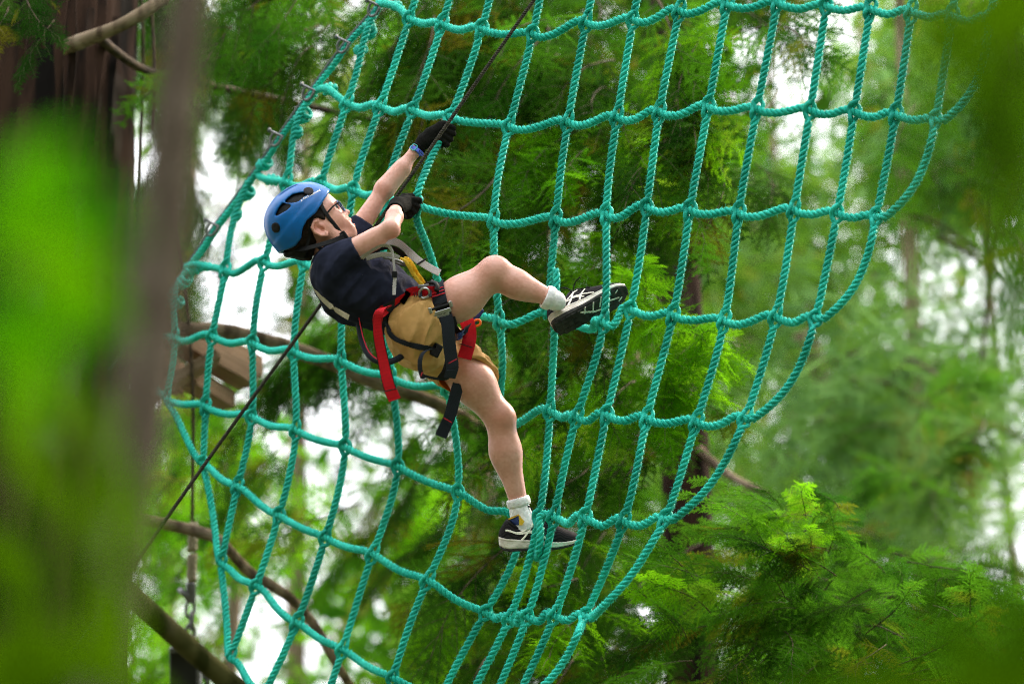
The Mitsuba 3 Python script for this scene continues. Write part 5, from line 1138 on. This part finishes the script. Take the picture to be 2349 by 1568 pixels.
put('post', boxm(wv(425, 1660, 14.9), [1, 0, 0], [0, 1, 0], [0, 0, 1], .068, .36, .06, .008), 'm_box', post, 30); put('bracket', boxm(wv(428, 1486, 14.86), [1, .03, 0], [-.03, 1, 0], [0, 0, 1], .075, .012, .07, .006), 'm_galv', post, 30)
put('bracket', boxm(wv(457, 1530, 14.86), [1, 0, 0], [0, 1, 0], [0, 0, 1], .008, .10, .06, .005), 'm_galv', post, 30)
for i in range(3):
    a = np.linspace(0, 2 * np.pi, 20); put('chain_link', tube(wv(472 + 2 * i, 1515 + 26 * i, 14.83) + .016 * np.cos(a)[:, None] * (np.array([1, 0, 0]) if i % 2 else np.array([.3, 0, .95])) + .034 * np.sin(a)[:, None] * np.array([0, 1, 0]), .007, 8, False), 'm_galv', post)
for i, pts in enumerate([[(322, -40, 15), (328, 100, 15), (324, 300, 15), (318, 470, 15), (314, 620, 15)], [(344, -40, 15.2), (350, 60, 15.2), (356, 170, 15.2), (352, 300, 15.2)]]):
    k = put('dark_cord', tube(spline([AT(*x) for x in pts], .05), .008, 7), 'm_twig', view=False); tag(k, ['long dark cord hanging beside the big trunk', 'short dark cord hanging just right of the long one by the trunk'][i], 'cord')

# ------------------------------------------------------------------ out-of-focus leaves and a sapling between the camera and the net
def leaf(c, d, nrm, L, W, curl=.25):
    d = unit(d); nrm = unit(nrm - d * (np.asarray(nrm) @ d)); s = np.cross(nrm, d); n = 12; m = 7; u = np.linspace(0, 1, n); w = W * np.sin(np.pi * u ** .8) ** .8 + .0008; V_ = []
    for i in range(n):
        for j in range(m):
            x = (j / (m - 1) * 2 - 1); V_.append(c + d * L * u[i] + s * x * w[i] * .5 + nrm * (abs(x) * w[i] * .18 - curl * L * u[i] ** 2))
    f = []
    for i in range(n - 1):
        for j in range(m - 1): a = i * m + j; f += [[a, a + 1, a + m + 1], [a, a + m + 1, a + m]]
    return np.array(V_), np.array(f)
def leafy_branch(label, twig, leaves, m):
    t = thing('leafy_branch', label, 'branch'); p = spline([AT(*x) for x in twig], .03)
    put('twig', tube(p, np.linspace(.004, .0015, len(p)), 6), 'm_twig', t, view=False)
    for (x, y, z, ang, L, W, tilt) in leaves:
        a = math.radians(ang); d = RT * math.cos(a) + UP * math.sin(a); n = -FW * math.cos(tilt) + UP * math.sin(tilt) + RT * .2 * math.sin(3 * ang)
        put('leaf', leaf(AT(x, y, z) - d * L * .5, d, n, L, W), m, t, view=False)
leafy_branch('very blurred bright green leaves close to the camera down the left edge', [(-260, 150, 2.3), (-120, 500, 2.3), (-60, 900, 2.3), (-80, 1400, 2.35)],
             [(85, 400, 2.3, 62, .085, .060, .8), (175, 470, 2.35, 20, .075, .050, 1.0), (60, 560, 2.25, -10, .10, .07, .9), (170, 660, 2.3, -35, .090, .060, .7), (40, 760, 2.35, 15, .11, .07, .9), (190, 560, 2.4, 35, .080, .055, 1.1), (60, 860, 2.3, -60, .09, .055, .8)], 'm_leaf_fore')
leafy_branch('very blurred dark olive leaves close to the camera along the bottom left', [(-200, 1050, 2.9), (0, 1150, 2.9), (160, 1400, 2.95)],
             [(60, 1060, 2.9, -70, .11, .045, .2), (170, 1200, 2.9, -75, .10, .030, .2), (30, 1300, 2.9, -50, .11, .055, .2), (220, 1450, 3.0, -85, .10, .030, .2), (110, 1500, 2.9, -20, .12, .06, .2), (0, 1560, 2.9, -10, .12, .07, .2), (300, 1580, 3.0, -30, .10, .035, .2), (285, 1190, 2.8, -82, .11, .045, .2), (255, 1420, 2.8, -80, .11, .050, .2), (225, 1010, 2.8, -85, .10, .030, .2)], 'm_leaf_olive')
leafy_branch('blurred olive leaves hanging into the upper right corner close to the camera', [(2520, -100, 3.0), (2400, 60, 3.0), (2330, 260, 3.0), (2310, 520, 3.05)],
             [(2330, 40, 3.0, -110, .11, .07, .4), (2240, 60, 3.05, -120, .10, .040, .5), (2345, 230, 3.0, -80, .11, .06, .4), (2130, 30, 3.0, -100, .10, .030, .5), (2262, 250, 3.1, -100, .11, .028, .4), (2130, 250, 3.1, -95, .11, .020, .5), (2090, 480, 3.1, -85, .11, .018, .5), (2340, 400, 3.1, -70, .1, .04, .5), (2200, 120, 3.1, -70, .11, .045, .5), (2290, 330, 3.1, -60, .11, .05, .5), (2310, 560, 3.1, -80, .11, .03, .5), (2345, 720, 3.1, -85, .11, .025, .5), (2255, 430, 3.1, -95, .11, .014, .5)], 'm_leaf_olive')
leafy_branch('blurred green leaves close to the camera in the lower right corner', [(2560, 1750, 3.1), (2340, 1660, 3.1), (2120, 1640, 3.1)],
             [(2345, 1440, 3.1, 120, .11, .055, .5), (2240, 1560, 3.1, 100, .12, .06, .5), (2340, 1560, 3.05, 60, .13, .08, .5), (2080, 1590, 3.1, 140, .12, .045, .5), (2160, 1450, 3.2, 110, .10, .022, .6), (1900, 1590, 3.2, 170, .11, .030, .5), (2280, 1330, 3.2, 80, .09, .024, .6)], 'm_leaf_olive')
st = thing('sapling', 'blurred grey-brown sapling stem leaning up across the left side, close to the camera', 'sapling')
pts = spline([AT(445, -120, 4.5), AT(420, 100, 4.45), AT(392, 350, 4.4), AT(362, 620, 4.35), AT(335, 850, 4.3), AT(300, 1080, 4.25), AT(270, 1350, 4.2), AT(230, 1600, 4.15), AT(150, 2600, 4.1)], .05)
put('stem', tube(pts, np.interp(np.linspace(0, 1, len(pts)), [0, .25, .5, 1], [.025, .036, .040, .034]), 14), 'm_stem', st, view=False)
limb(st, [(352, 720, 4.35), (300, 690, 4.3), (260, 640, 4.3)], .006, .003, 'm_twig', 'twig')
